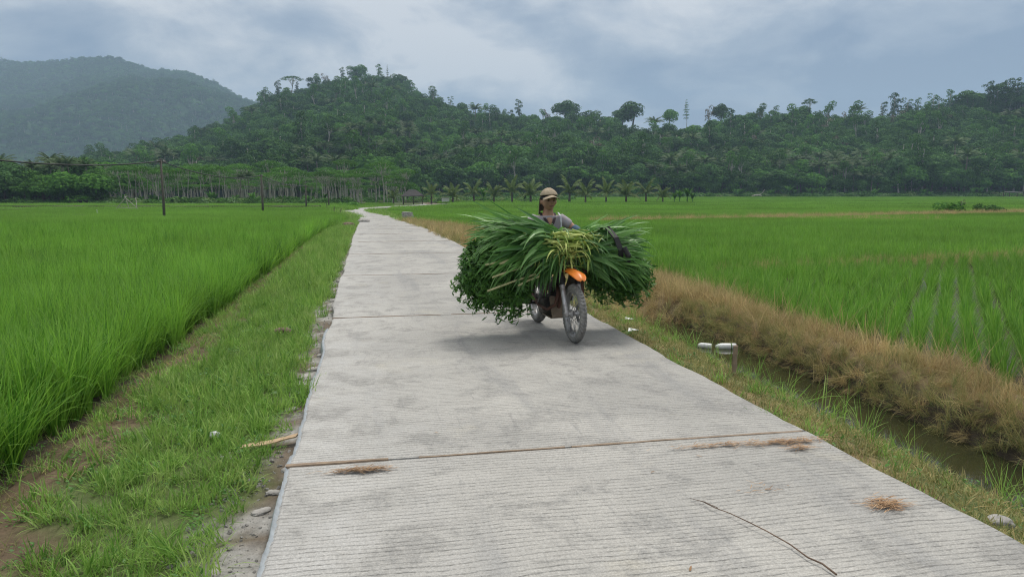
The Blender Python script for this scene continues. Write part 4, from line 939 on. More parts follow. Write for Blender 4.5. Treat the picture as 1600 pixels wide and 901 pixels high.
# frame
m = MB()
for P in ([(1.08, 0, .96), (.98, 0, .70), (.88, 0, .40), (.80, 0, .24), (.40, 0, .24), (.33, 0, .42), (.36, 0, .78)], [(1.08, 0, 1.0), (.70, 0, .90), (.36, 0, .80), (-.25, 0, .80)]): m.tube(P, .021, 10)
for sg in (-1, 1):
    m.tube([(.36, 0, .60), (.15, sg * .10, .70), (-.22, sg * .10, .77)], .012, 8); m.tube([(.38, sg * .03, .36), (.30, sg * .075, .34), (0, sg * .085, .315)], .018, 8)
obj('frame', m.mesh('frame', MT['rust'], True), bike)
def shell(rings, n=16, mat=None, name='x', parent=None):
    # rings: (x, y centre, z centre, half width, half height, squareness)
    mb = MB(); V = []
    for (x, yc, zc_, w, h, p) in rings:
        for j in range(n):
            a = 2 * PI * j / n; ca, sa = math.cos(a), math.sin(a)
            V.append((x, yc + w * abs(ca) ** p * (1 if ca >= 0 else -1), zc_ + h * abs(sa) ** p * (1 if sa >= 0 else -1)))
    r = len(rings); mb.add(V, [(i * n + j, i * n + (j + 1) % n, (i + 1) * n + (j + 1) % n, (i + 1) * n + j) for i in range(r - 1) for j in range(n)] + [tuple(range(n))[::-1], tuple((r - 1) * n + j for j in range(n))])
    return obj(name, mb.mesh(name, mat, True), parent)
shell([(.50, 0, .92, .05, .05, .8), (.58, 0, .95, .11, .09, .8), (.72, 0, .98, .14, .12, .8), (.88, 0, 1.0, .13, .12, .8), (1.0, 0, 1.0, .07, .07, .8)], 18, MT['orange'], 'fuel_tank', bike)
shell([(-.34, 0, .83, .07, .035, .7), (-.2, 0, .85, .12, .045, .7), (.1, 0, .85, .13, .05, .7), (.35, 0, .85, .13, .055, .7), (.52, 0, .90, .09, .05, .7), (.58, 0, .95, .05, .04, .7)], 18, MT['seatv'], 'seat', bike)
en = obj('engine', None, bike)
m = MB(); m.lathe([(.05, -.13), (.115, -.125), (.125, -.10), (.125, .10), (.115, .125), (.05, .13)], 26, c=(.50, 0, .33)); m.lathe([(.04, -.15), (.095, -.145), (.10, -.10), (.10, .10), (.09, .13)], 24, c=(.66, 0, .32)); m.box((.58, 0, .30), (.30, .18, .15))
obj('crankcase', m.mesh('crankcase', MT['muddy'], True), en)
m = MB()
for i in range(10): m.box((.70 + .012 * i, 0, .43 + .024 * i), (.17, .17 - .004 * (i % 2), .009), Matrix.Rotation(-.45, 4, 'Y'))
m.box((.745, 0, .53), (.10, .11, .22), Matrix.Rotation(.45, 4, 'Y')); m.box((.83, 0, .68), (.13, .13, .07), Matrix.Rotation(-.45, 4, 'Y'))
obj('cylinder_fins', m.mesh('cylinder_fins', MT['blk']), en)
m = MB(); m.tube([(.86, -.03, .60), (.96, -.05, .52), (.95, -.08, .38), (.82, -.14, .30), (.55, -.17, .33), (.30, -.17, .42), (.05, -.17, .52)], .019, 10); m.tube([(.12, -.17, .49), (.05, -.17, .53), (-.32, -.18, .66), (-.36, -.18, .68)], [.025, .045, .045, .03], 14)
obj('exhaust', m.mesh('exhaust', MT['rust'], True), bike)
m = MB(); m.box((.84, 0, .33), (.018, .20, .26), Matrix.Rotation(-.45, 4, 'Y')); m.box((.66, 0, .195), (.34, .19, .012)); m.box((.90, -.10, .43), (.015, .05, .10))
obj('engine_guard', m.mesh('engine_guard', MT['wood'], False), bike)
for sg in (-1, 1):
    m = MB(); m.tube([(.42, sg * .10, .33), (.42, sg * .30, .33)], [.014, .018], 8); m.box((.42, sg * .26, .342), (.055, .10, .014)); obj('footpeg', m.mesh('footpeg', MT['rubber'], True), bike)
m = MB(); m.tube([(.70, -.15, .30), (.78, -.18, .29), (.82, -.22, .32)], .008, 6); m.tube([(.45, -.12, .52), (.60, -.17, .42), (.50, -.17, .30)], .007, 6); obj('pedal', m.mesh('pedal', MT['chrome'], True), bike)
m = MB(); m.tube([(.93, -.40, 1.10), (.98, -.28, 1.13), (1.06, -.10, 1.07), (1.06, .10, 1.07), (.98, .28, 1.13), (.93, .40, 1.10)], .012, 10); hb = obj('handlebar', m.mesh('handlebar', MT['blk'], True), bike)
for sg in (-1, 1):
    m = MB(); m.tube([(.97, sg * .30, 1.125), (.925, sg * .42, 1.098)], .018, 10); obj('grip', m.mesh('grip', MT['rubber'], True), hb)
m = MB(); m.tube([(.10, .11, .45), (.20, .11, .72)], [.035, .03], 12); m.tube([(.10, -.11, .34), (.20, -.11, .72)], [.03, .03], 12)
obj('shock_absorber', m.mesh('shock_absorber', MT['blk'], True), bike)
m = MB(); m.box((.24, .10, .34), (.52, .012, .10)); obj('chain_guard', m.mesh('chain_guard', MT['blk']), bike)
# wooden load carrier: side rails that hold the fodder
m = MB()
for (a_, b_) in (((1.02, .24, .34), (1.0, .25, .98)), ((1.02, -.30, .78), (1.02, .30, .78)), ((.0, -.42, .80), (1.0, -.42, .82)), ((.0, .42, .80), (1.0, .42, .82)), ((-.02, -.45, .80), (-.02, .45, .80))):
    m.tube([a_, b_], .022, 7)
obj('load_rail', m.mesh('load_rail', MT['rust'], True), bike)

# ---------------------------------------------------------------- rider (same local axes as the motorcycle)
MT['skin'] = plain('brown_skin', (.44, .24, .155), .55, var=.12, nscale=14)
MT['hair'] = plain('black_hair', (.012, .010, .009), .6)
MT['shirt'] = plain('faded_grey_blue_shirt', (.30, .31, .36), .9, nscale=42, c2=(.40, .32, .31))
MT['sleeve'] = plain('blue_sleeve', (.055, .10, .17), .9, nscale=16, c2=(.10, .16, .22))
MT['collar'] = plain('dark_collar', (.035, .022, .03), .9)
MT['trouser'] = plain('brown_trousers', (.10, .085, .065), .9, nscale=12)
MT['boot'] = plain('muddy_boot', (.15, .125, .075), .85, nscale=12, c2=(.07, .055, .04))
MT['cap'] = plain('khaki_cap', (.40, .33, .23), .9, nscale=40, c2=(.30, .235, .16))
MT['eye'] = plain('dark_eye', (.02, .014, .012), .25)
MT['lip'] = plain('lip', (.20, .075, .06), .5)
MT['strapw'] = plain('pale_strap', (.62, .64, .66), .7)
def eval_mesh(o, name):
    dg = bpy.context.evaluated_depsgraph_get(); dg.update()
    me = bpy.data.meshes.new_from_object(o.evaluated_get(dg)); me.name = name; return me
def skin(verts, edges, radii, sub=2):
    me = bpy.data.meshes.new('tmp'); me.from_pydata(verts, edges, []); o = bpy.data.objects.new('tmp', me); COL.objects.link(o)
    md = o.modifiers.new('s', 'SKIN'); sv = me.skin_vertices[0].data
    for i, r in enumerate(radii):
        sv[i].radius = (r, r) if np.isscalar(r) else r; sv[i].use_root = (i == 0)
    m2 = o.modifiers.new('u', 'SUBSURF'); m2.levels = sub; m2.render_levels = sub
    r = eval_mesh(o, 'tmp2'); bpy.data.objects.remove(o); return r
HC = np.array([.44, 0, 1.615])        # head centre
hrot = .10
def headmesh():
    bm = bmesh.new(); bmesh.ops.create_icosphere(bm, subdivisions=5, radius=1.0)
    for v in bm.verts:
        x, y, z = v.co; d = v.co.copy()
        w, dp, h = .077, .098, .118
        if z < 0: w *= 1 - .30 * (-z) ** 1.5; dp *= 1 - .10 * (-z)
        X, Y, Z = x * dp, y * w, z * h
        if z < -.2 and x < .2: X *= 1 - .35 * min(1, (-z - .2) * 1.5)
        if x > 0:
            g = lambda cy, cz, sy, sz: math.exp(-((y - cy) / sy) ** 2 - ((z - cz) / sz) ** 2)
            X += .026 * g(0, -.17, .13, .16) + .014 * g(0, .0, .09, .16)          # nose
            X += .007 * (g(.30, .16, .28, .07) + g(-.30, .16, .28, .07))              # brow
            X -= .011 * (g(.33, .03, .20, .10) + g(-.33, .03, .20, .10))              # sockets
            X += .007 * (g(.5, -.15, .22, .18) + g(-.5, -.15, .22, .18))              # cheek bones
            X += .008 * g(0, -.46, .22, .06) + .007 * g(0, -.56, .2, .05) - .004 * g(0, -.51, .28, .025)   # lips
            X += .010 * g(0, -.82, .3, .14)                                            # chin
        v.co = (X, Y, Z)
    for sg in (-1, 1):
        r = bmesh.ops.create_icosphere(bm, subdivisions=3, radius=1.0)
        for v in r['verts']: v.co = Vector((v.co.x * .019 - .012, v.co.y * .009 + sg * .079, v.co.z * .033 - .012))
    return bm
def tf_head(p): # head local -> bike local
    c, s = math.cos(hrot), math.sin(hrot); x, y, z = p; return (HC[0] + x * 1.12, HC[1] + y * 1.22, HC[2] + .006 + z * 1.06)
pts = {'pel': (.30, 0, .95), 'sp1': (.31, 0, 1.08), 'sp2': (.35, 0, 1.22), 'chest': (.385, 0, 1.33), 'neck0': (.40, 0, 1.43), 'neck1': (.42, 0, 1.50), 'neck2': (.432, 0, 1.57)}
def limb(sg):
    return {'sh': (.395, sg * .185, 1.385), 'ua': (.46, sg * .30, 1.30), 'el': (.58, sg * .42, 1.17), 'fa': (.74, sg * .41, 1.15), 'wr': (.865, sg * .375, 1.145),
            'hip': (.30, sg * .11, .93), 'th': (.46, sg * .20, .90), 'kn': (.70, sg * .27, .80), 'ca': (.60, sg * .275, .62), 'an': (.44, sg * .265, .44)}
def body_skin(rscale=1.0, parts=('torso', 'arm', 'leg')):
    V, E_, R = [], [], []; ix = {}
    def addv(k, p, r): ix[k] = len(V); V.append(p); R.append(r if not np.isscalar(r) else r)
    addv('pel', pts['pel'], (.135, .10)); addv('sp1', pts['sp1'], (.135, .095)); addv('sp2', pts['sp2'], (.145, .10)); addv('chest', pts['chest'], (.155, .105)); addv('neck0', pts['neck0'], (.075, .065)); addv('neck1', pts['neck1'], .064); addv('neck2', pts['neck2'], .060)
    for a, b2 in (('pel', 'sp1'), ('sp1', 'sp2'), ('sp2', 'chest'), ('chest', 'neck0'), ('neck0', 'neck1'), ('neck1', 'neck2')): E_.append((ix[a], ix[b2]))
    for sg in (-1, 1):
        L = limb(sg)
        for k, r in (('sh', .062), ('ua', .047), ('el', .038), ('fa', .036), ('wr', .026), ('hip', .095), ('th', .085), ('kn', .056), ('ca', .055), ('an', .036)): addv(k + str(sg), L[k], r)
        for a, b2 in (('sh', 'ua'), ('ua', 'el'), ('el', 'fa'), ('fa', 'wr'), ('hip', 'th'), ('th', 'kn'), ('kn', 'ca'), ('ca', 'an')): E_.append((ix[a + str(sg)], ix[b2 + str(sg)]))
        E_.append((ix['chest'], ix['sh' + str(sg)])); E_.append((ix['pel'], ix['hip' + str(sg)]))
    return skin(V, E_, R)
def hand_skins(sg):
    out_ = []; w = np.array([.865, sg * .375, 1.145]); gc = np.array([.945, sg * .36, 1.112])
    V = [tuple(w), tuple(w + np.array([.035, 0, .012])), tuple(w + np.array([.075, 0, .008]))]
    out_.append(skin(V, [(0, 1), (1, 2)], [(.022, .020), (.036, .016), (.036, .014)]))
    for i, (dy, L) in enumerate(((-.030, .9), (-.010, 1.0), (.010, .95), (.030, .8))):
        b = w + np.array([.055, dy, .008]); k1 = b + np.array([.045 * L, 0, .004]); k2 = k1 + np.array([.018 * L, 0, -.030 * L]); k3 = k2 + np.array([-.020 * L, 0, -.018 * L])
        out_.append(skin([tuple(b), tuple(k1), tuple(k2), tuple(k3)], [(0, 1), (1, 2), (2, 3)], [.0105, .0098, .009, .008]))
    b = w + np.array([.02, -sg * .022, 0]); out_.append(skin([tuple(b), tuple(b + np.array([.022, -sg * .026, -.018])), tuple(b + np.array([.050, -sg * .022, -.034])), tuple(b + np.array([.068, -sg * .006, -.038]))], [(0, 1), (1, 2), (2, 3)], [.014, .0115, .010, .009]))
    return out_
bm = headmesh()
for v in bm.verts: v.co = tf_head(v.co)
for me_ in [body_skin()] + hand_skins(-1) + hand_skins(1): bm.from_mesh(me_)
tmp = bpy.data.meshes.new('tmp'); bm.to_mesh(tmp); bm.free(); to = bpy.data.objects.new('tmp', tmp); COL.objects.link(to)
rm = to.modifiers.new('r', 'REMESH'); rm.mode = 'VOXEL'; rm.voxel_size = .0055; rm.use_smooth_shade = True
bodyme = eval_mesh(to, 'person'); bpy.data.objects.remove(to); bodyme.materials.clear(); bodyme.materials.append(MT['skin'])
person = obj('person', bodyme, loc=(BX, BY, .004), rot=(0, 0, BROT))
tag(person, 'man in a khaki neck flap cap and faded grey shirt riding the loaded motorcycle', 'person')
# face details
for nm, pp, rr, mt_ in (('eye', (.085, .027, .005), (.008, .014, .007), 'eye'), ('eye', (.085, -.027, .005), (.008, .014, .007), 'eye'), ('mouth', (.098, 0, -.060), (.009, .026, .0055), 'lip'), ('eyebrow', (.091, .027, .022), (.006, .018, .004), 'hair'), ('eyebrow', (.091, -.027, .022), (.006, .018, .004), 'hair')):
    bm = bmesh.new(); bmesh.ops.create_icosphere(bm, subdivisions=3, radius=1)
    for v in bm.verts: v.co = tf_head((v.co.x * rr[0] + pp[0], v.co.y * rr[1] + pp[1], v.co.z * rr[2] + pp[2]))
    me_ = bpy.data.meshes.new(nm); bm.to_mesh(me_); bm.free(); me_.materials.append(MT[mt_]); obj(nm, me_, person)
# hair: a skull cap shell
def patchgrid(fn, nu, nv, th, name, mat, closeu=False):
    V = []; 
    for i in range(nu):
        for j in range(nv):
            V.append(fn(i / (nu - (0 if closeu else 1)), j / (nv - 1)))
    V = np.array(V); mb = MB(); Fc = [(i * nv + j, ((i + 1) % nu) * nv + j, ((i + 1) % nu) * nv + j + 1, i * nv + j + 1) for i in range(nu if closeu else nu - 1) for j in range(nv - 1)]
    mb.add(V, Fc); me_ = mb.mesh(name, mat, True)
    o = bpy.data.objects.new('tmp', me_); COL.objects.link(o); s_ = o.modifiers.new('s', 'SOLIDIFY'); s_.thickness = th; s_.offset = 0
    r = eval_mesh(o, name); bpy.data.objects.remove(o); return r
def hairf(u, v):
    a = 2 * PI * u; el = PI / 2 - v * (1.25 + .55 * (1 - math.cos(a)) / 2 * 1.0)
    return tf_head((.101 * math.cos(a) * math.cos(el) - .002, .081 * math.sin(a) * math.cos(el), .120 * math.sin(el) + .002))
obj('hair', patchgrid(hairf, 32, 12, .006, 'hair', MT['hair'], True), person)
cap = obj('cap', None, person)
def capf(u, v):
    a = 2 * PI * u; el = PI / 2 - v * (1.22 + .12 * (1 - math.cos(a))); f = 1.0 + .02 * math.sin(a * 6) * v
    return tf_head((.112 * f * math.cos(a) * math.cos(el), .093 * f * math.sin(a) * math.cos(el), .118 * math.sin(el) + .030 + .006 * math.sin(3 * a) * (1 - v)))
obj('cap_crown', patchgrid(capf, 40, 14, .004, 'cap_crown', MT['cap'], True), cap)
def brimf(u, v):
    a = (u - .5) * 2.3; r = v * .085
    return tf_head((.104 * math.cos(a) + r * (math.cos(a * .55)) , (.088 + r * .12) * math.sin(a), .066 - .020 * v - .10 * (1 - math.cos(a)) * .35 - .02 * abs(math.sin(a)) ))
obj('brim', patchgrid(brimf, 24, 7, .004, 'brim', MT['cap']), cap)
def flapf(u, v):
    a = PI + .30 + (u - .5) * 2.2; w = 1 + .10 * v + .03 * math.sin(a * 9) * v
    return tf_head((.108 * w * math.cos(a), .094 * w * math.sin(a), .05 - .19 * v - .02 * math.sin(u * 9)))
MT['flap'] = plain('dark_neck_cloth', (.24, .20, .16), .9, nscale=30)
obj('neck_flap', patchgrid(flapf, 26, 9, .003, 'neck_flap', MT['flap']), cap)
# clothes: skins a little larger than the body
def cloth(V, E_, R, name, mat):
    me_ = skin(V, E_, R); me_.name = name; me_.materials.clear(); me_.materials.append(MT[mat]); me_.polygons.foreach_set('use_smooth', [True] * len(me_.polygons)); return obj(name, me_, person)
sv, se, sr = [], [], []
for p_, r_ in ((pts['pel'], (.155, .125)), (pts['sp1'], (.155, .12)), (pts['sp2'], (.163, .122)), ((.385, 0, 1.335), (.172, .122)), ((.392, 0, 1.395), (.13, .095))): sv.append(p_); sr.append(r_)
se += [(0, 1), (1, 2), (2, 3), (3, 4)]
for sg in (-1, 1):
    L = limb(sg); i0 = len(sv)
    for k_, r_ in (('sh', .080), ('ua', .066)): sv.append(L[k_]); sr.append(r_)
    se += [(3, i0), (i0, i0 + 1)]
shirt = cloth(sv, se, sr, 'shirt', 'shirt')
for sg in (-1, 1):
    L = limb(sg); cloth([L['ua'], L['el'], L['fa'], tuple(np.array(L['wr']) * .85 + np.array(L['fa']) * .15)], [(0, 1), (1, 2), (2, 3)], [.070, .056, .050, .040], 'sleeve', 'sleeve')
    cloth([L['hip'], L['th'], L['kn'], L['ca'], (.45, sg * .265, .47)], [(0, 1), (1, 2), (2, 3), (3, 4)], [.115, .105, .078, .070, .060], 'trouser_leg', 'trouser')
    bo = skin([(.44, sg * .265, .50), (.43, sg * .265, .41), (.50, sg * .272, .390), (.58, sg * .28, .382)], [(0, 1), (1, 2), (2, 3)], [.050, .052, .046, .036]); bo.materials.clear(); bo.materials.append(MT['boot']); bo.polygons.foreach_set('use_smooth', [True] * len(bo.polygons)); obj('boot', bo, person)
# open collar: two lapel strips and bare chest
for sg in (-1, 1):
    def lap(u, v, sg=sg):
        a = u; p0 = np.array([.36, sg * .075, 1.475]); p1 = np.array([.505, sg * .062, 1.43]); p2 = np.array([.525, sg * .008, 1.31])
        c_ = (1 - a) ** 2 * p0 + 2 * a * (1 - a) * p1 + a * a * p2; return tuple(c_ + np.array([.012 * v, sg * .040 * v * (1 - .6 * a), -.012 * v]))
    obj('collar', patchgrid(lap, 14, 5, .005, 'collar', MT['collar']), person)
bm = bmesh.new(); bmesh.ops.create_icosphere(bm, subdivisions=4, radius=1)
def sk_strap(P, w, name, mat):
    mb = MB(); V = []
    for p in P: p = np.array(p, float); V += [p + np.array([0, -w / 2, 0]), p + np.array([0, w / 2, 0]), p + np.array([-.006, w / 2, 0]), p + np.array([-.006, -w / 2, 0])]
    mb.add(V, [(4 * i + j, 4 * i + (j + 1) % 4, 4 * i + 4 + (j + 1) % 4, 4 * i + 4 + j) for i in range(len(P) - 1) for j in range(4)]); return obj(name, mb.mesh(name, mat), person)
bm.free()
sk_strap([(.44, .125, 1.475), (.50, .135, 1.44), (.525, .14, 1.36), (.53, .14, 1.20)], .020, 'shoulder_strap', MT['strapw'])
cv = skin([(.470, 0, 1.415), (.490, 0, 1.36), (.500, 0, 1.32)], [(0, 1), (1, 2)], [(.045, .018), (.036, .018), (.014, .012)]); cv.materials.clear(); cv.materials.append(MT['skin']); cv.polygons.foreach_set('use_smooth', [True] * len(cv.polygons)); obj('bare_chest', cv, person)

# ---------------------------------------------------------------- fodder load across the motorcycle (same local axes)
MT['blade'] = leafmat('fodder_blade', (.045, .14, .028), (.22, .42, .12), .32, .42, 0, spec=.5)
MT['small'] = leafmat('fodder_small_leaf', (.035, .11, .018), (.13, .28, .055), .25, .5, 0, spec=.35)
MT['stalk'] = leafmat('fodder_stalk', (.26, .38, .07), (.62, .66, .22), .1, .5, 0)
MT['stalk_shaded'] = leafmat('fodder_stalk_shaded', (.05, .09, .02), (.10, .15, .04), .1, .6, 0)
MT['cane'] = plain('pale_cane', (.48, .46, .24), .6, nscale=8, c2=(.34, .33, .15))
fod = thing('fodder_bundle', 'huge load of long green fodder leaves and stalks laid across the motorcycle', 'fodder', (BX, BY, .004), BROT)
def blades3(mb, P0, D0, L, W_, grav, segs=7, tintv=None, up0=None, twist=.5):
    n = len(P0); D = D0 / np.linalg.norm(D0, axis=1)[:, None]; P = [P0]; Ds = [D]
    L = np.broadcast_to(L, (n,)); grav = np.broadcast_to(grav, (n,))
    for k in range(segs):
        D = D + np.array([0, 0, -1.]) * (grav * (.35 + 1.3 * k / segs) / segs)[:, None]; D = D / np.linalg.norm(D, axis=1)[:, None]
        P.append(P[-1] + D * (L / segs)[:, None]); Ds.append(D)
    up = (np.array([0, 0, 1.]) + rng.normal(0, twist, (n, 3))) if up0 is None else up0
    side = np.cross(Ds[0], up); side /= np.linalg.norm(side, axis=1)[:, None]
    V = np.zeros((n, segs + 1, 3, 3)); W_ = np.broadcast_to(W_, (n,))
    for k in range(segs + 1):
        u = k / segs; wd = (.55 + 1.1 * u if u < .4 else .99) * max(.03, (1 - max(0, u - .35) / .65)) ** .75
        nn = np.cross(side, Ds[k]); V[:, k, 0] = P[k] - side * (W_ * wd / 2)[:, None] + nn * (W_ * wd * .16)[:, None]
        V[:, k, 1] = P[k]; V[:, k, 2] = P[k] + side * (W_ * wd / 2)[:, None] + nn * (W_ * wd * .16)[:, None]
    base = np.arange(n)[:, None] * (segs + 1) * 3; Fs = []
    for k in range(segs):
        for j in (0, 1): Fs.append(base + np.array([3 * k + j, 3 * k + j + 1, 3 * k + j + 4, 3 * k + j + 3])[None, :])
    Fs = np.stack(Fs, 1).reshape(-1, 4)
    mb.add(V.reshape(-1, 3), Fs, np.repeat(rng.random(n) if tintv is None else tintv, segs * 2))
def fan(n, sg, ymax, Lr, cx=.86, cz=1.06, rx=.36, rz=.30, y0=.0, phi=(-.9, 3.6), grav=(.5, 1.3), W0=(.028, .050)):
    """leaves lying over the bundle's surface on one side (sg = -1 picture left)"""
    mb = MB(); ph = phi[0] + (phi[1] - phi[0]) * rng.random(n); u = rng.random(n) ** .8
    y = sg * (y0 + u * ymax); sh = np.sqrt(np.clip(1 - (u * .85) ** 2, .1, 1)) * (.80 + .25 * rng.random(n)) * (.72 + .45 * np.minimum(1, u * 2.2))
    P0 = np.stack([cx + rx * np.cos(ph) * sh, y, cz + rz * np.sin(ph) * sh], 1)
    cl = np.round(ph * 3.1); D0 = np.stack([.42 * np.cos(ph) + .16 * np.sin(cl * 5.1) + rng.normal(0, .20, n), sg * (1.0 + 0 * ph), .36 * np.sin(ph) + .12 + .16 * np.sin(cl * 7.7 + sg) + rng.normal(0, .20, n)], 1)
    up = np.stack([np.cos(ph), 0 * ph, np.sin(ph)], 1) + rng.normal(0, .35, (n, 3))
    k_ = ~((P0[:, 2] > 1.20) & (np.abs(P0[:, 1]) < .36) & (P0[:, 0] < 1.0)); P0, D0, up = P0[k_], D0[k_], up[k_]; n = len(P0)
    blades3(mb, P0, D0, Lr[0] + (Lr[1] - Lr[0]) * rng.random(n), W0[0] + (W0[1] - W0[0]) * rng.random(n), grav[0] + (grav[1] - grav[0]) * rng.random(n), up0=up)
    return mb
obj('long_leaves', fan(560, -1, .56, (.34, .74), phi=(-1.0, 3.4), rz=.27, cz=1.07, grav=(.1, 1.6), W0=(.045, .080)).mesh('long_leaves', MT['blade']), fod)
obj('long_leaves', fan(400, 1, .56, (.34, .60), y0=.08, cz=1.00, rz=.22, phi=(-1.0, 3.4), grav=(.1, 1.3), W0=(.042, .072)).mesh('long_leaves', MT['blade']), fod)
# hanging leaves at the lower front of both sides
mb = MB(); n = 420; y = rng.uniform(-.62, .75, n); ph = rng.uniform(-.3, .5, n)
k = np.abs(y - .05) > rng.random(n) * .12; y = y[k]; n = len(y)
P0 = np.stack([.95 + .30 * rng.random(n), y, 1.02 + rng.normal(0, .07, n)], 1); D0 = np.stack([.30 + .2 * rng.random(n), .9 * np.sign(y) * (.2 + rng.random(n)), rng.normal(-.5, .35, n)], 1)
blades3(mb, P0, D0, .20 + .26 * rng.random(n), .030 + .018 * rng.random(n), 1.2 + rng.random(n), tintv=.55 * rng.random(n)); obj('hanging_leaves', mb.mesh('hanging_leaves', MT['blade']), fod)
# leafy branches with small leaves at both ends
def sprays(n, c, r, sg, name):
    mb = MB(); d = sph(n); rad = rng.random(n) ** .45; P = np.array(c) + d * np.array(r) * (rad * (1 + .15 * np.sin(d[:, 0] * 6 + d[:, 2] * 5)))[:, None]
    leafquads(mb, P, d * .6 + np.array([.1, 0, .5]), .095, .36)
    nb = 90; d = sph(nb); P0 = np.array(c) + d * np.array(r) * .55; D0 = d * .8 + np.array([0, sg * .7, -.4])
    for p, q in zip(P0, D0):
        q = q / np.linalg.norm(q); Lq = .17 + .10 * rng.random(); pts_ = [p + q * Lq * u + np.array([0, 0, -.10 * u * u]) for u in np.linspace(0, 1, 5)]
        mb.tube(pts_, .003, 4, False, .3)
        m_ = 14; us = rng.random(m_) * .8 + .25; PP = np.array([p + q * Lq * u + np.array([0, 0, -.10 * u * u]) for u in us]) + rng.normal(0, .018, (m_, 3)); leafquads(mb, PP, np.tile([[0, 0, 1.]], (m_, 1)) + rng.normal(0, .4, (m_, 3)), .085, .32)
    obj(name, mb.mesh(name, MT['small']), fod)
sprays(7400, (.84, -.90, .80), (.36, .30, .38), -1, 'small_leaves')
sprays(1800, (.86, -.58, .62), (.30, .24, .24), -1, 'small_leaves')
sprays(5000, (.84, .90, .74), (.33, .24, .28), 1, 'small_leaves')
sprays(1800, (.84, .58, .74), (.28, .26, .20), 1, 'small_leaves')
# stalks through the middle, coloured dark to stand for the shade inside the load
mb = MB()
for i in range(170):
    a = rng.random() * 2 * PI; q = math.sqrt(rng.random()); x0 = .84 + .27 * q * math.cos(a); z0 = 1.03 + .24 * q * math.sin(a); L = .9 + .5 * rng.random(); yc = rng.normal(0, .12)
    mb.tube([(x0, yc - L * .6, z0 - .06), (x0, yc, z0 + .02), (x0 + rng.normal(0, .05), yc + L * .6, z0 - .06)], .010 + .010 * rng.random(), 5, True, rng.random())
obj('stalks', mb.mesh('stalks', MT['stalk_shaded'], True), fod)
mb = MB()
for i in range(75):
    y0 = rng.normal(-.08, .17); z0 = 1.11 + rng.normal(0, .085); x0 = 1.15 + .10 * rng.random() - .5 * max(0, z0 - 1.22); dy = rng.choice([-1, 1]) * (.5 + .5 * rng.random()); L = .16 + .22 * rng.random(); dz = rng.normal(.08, .22)
    r0 = .007 + .012 * rng.random() ** 2; P0 = np.array([x0, y0, z0]); dd = np.array([.15 + .25 * rng.random(), dy, dz]); dd /= np.linalg.norm(dd)
    mb.tube([P0 - dd * L * .6, P0 + dd * .02, P0 + dd * L * .5], [r0, r0 * 1.1, r0 * .75], 6, True, rng.random())
obj('cut_stalks', mb.mesh('cut_stalks', MT['stalk'], True), fod)
mb = MB(); n = 120; P0 = np.stack([1.08 + .16 * rng.random(n), rng.normal(-.02, .17, n), 1.10 + rng.normal(0, .08, n)], 1)
blades3(mb, P0, np.stack([.5 + .4 * rng.random(n), rng.normal(0, .8, n), rng.normal(.15, .5, n)], 1), .12 + .20 * rng.random(n), .014 + .02 * rng.random(n), .6 + rng.random(n) * 2.2, 6); obj('loose_blades', mb.mesh('loose_blades', MT['stalk']), fod)
mb = MB(); n = 260; P0 = np.stack([.80 + .30 * rng.random(n), rng.normal(.08, .26, n), 1.20 + rng.normal(0, .03, n)], 1)
blades3(mb, P0, np.stack([.3 + .4 * rng.random(n), rng.normal(.1, .9, n), .12 + rng.normal(0, .2, n)], 1), .18 + .30 * rng.random(n), .014 + .022 * rng.random(n), 1 + rng.random(n) * 1.6, 6); obj('loose_blades', mb.mesh('loose_blades', MT['blade']), fod)
for (a_, b_) in (((1.22, -.55, .99), (1.20, -1.00, .925)), ((1.24, -.66, .97), (1.22, -.84, .935)), ((1.25, -.50, .91), (1.22, -.93, .785)), ((1.24, -.44, .80), (1.20, -.98, .63)), ((1.22, -.40, .77), (1.20, -.62, .68))):
    m = MB(); A, Bq = np.array(a_) + [.07, 0, 0], np.array(b_) + [.14, -.04, 0]; m.tube([A, (A + Bq) / 2 + np.array([0, 0, .008]), Bq], [.013, .012, .011], 8); obj('cane', m.mesh('cane', MT['cane'], True), fod)
m = MB(); Vs = []
PS = [(.90, .44, 1.20), (1.04, .46, 1.30), (1.16, .49, 1.32), (1.32, .54, 1.20), (1.37, .585, 1.05), (1.33, .60, .93)]
for p in PS: Vs += [(p[0], p[1] - .030, p[2]), (p[0], p[1] + .030, p[2] + .01), (p[0] - .012, p[1] + .030, p[2]), (p[0] - .012, p[1] - .030, p[2] - .01)]
m.add(Vs, [(4 * i + j, 4 * i + (j + 1) % 4, 4 * i + 4 + (j + 1) % 4, 4 * i + 4 + j) for i in range(5) for j in range(4)]); m.tube([(1.37, .62, 1.09), (1.40, .66, 1.0), (1.36, .68, .92)], .032, 8)
st_ = obj('strap', m.mesh('strap', MT['rubber']), fod)
m = MB(); m.tube([(1.30, .55, .99), (1.32, .56, .90)], .014, 8); obj('buckle', m.mesh('buckle', MT['chrome'], True), st_)

# ---------------------------------------------------------------- poles and cables
def pole(x, yb, yt, z, lab, arm=True):
    b = at(x, yb, z); D = b[1]; top = atD(x, yt, D)[2]; h = top - z
    r = thing('utility_pole', lab, 'utility pole', (b[0], b[1], z - .2), .3 * D, 'utility poles crossing the left rice')
    m = MB(); rr = .13 if D < 80 else .15; m.tube([(0, 0, 0), (.03, 0, h * .4), (0, 0, h + .2)], [rr, rr * .85, rr * .65], 9); obj('post', m.mesh('post', MT['pole'], True), r)
    if arm:
        m = MB(); m.box((0, 0, h + .02), (.7, .08, .08)); obj('crossarm', m.mesh('crossarm', MT['pole']), r)
        for sx_ in (-.3, .3): m = MB(); m.lathe([(.02, 0), (.045, .02), (.03, .06), (.045, .08), (.02, .12)], 10, 'z', c=(sx_, 0, h + .06)); obj('insulator', m.mesh('insulator', MT['chrome'], True), r)
    return np.array([b[0], b[1], top])
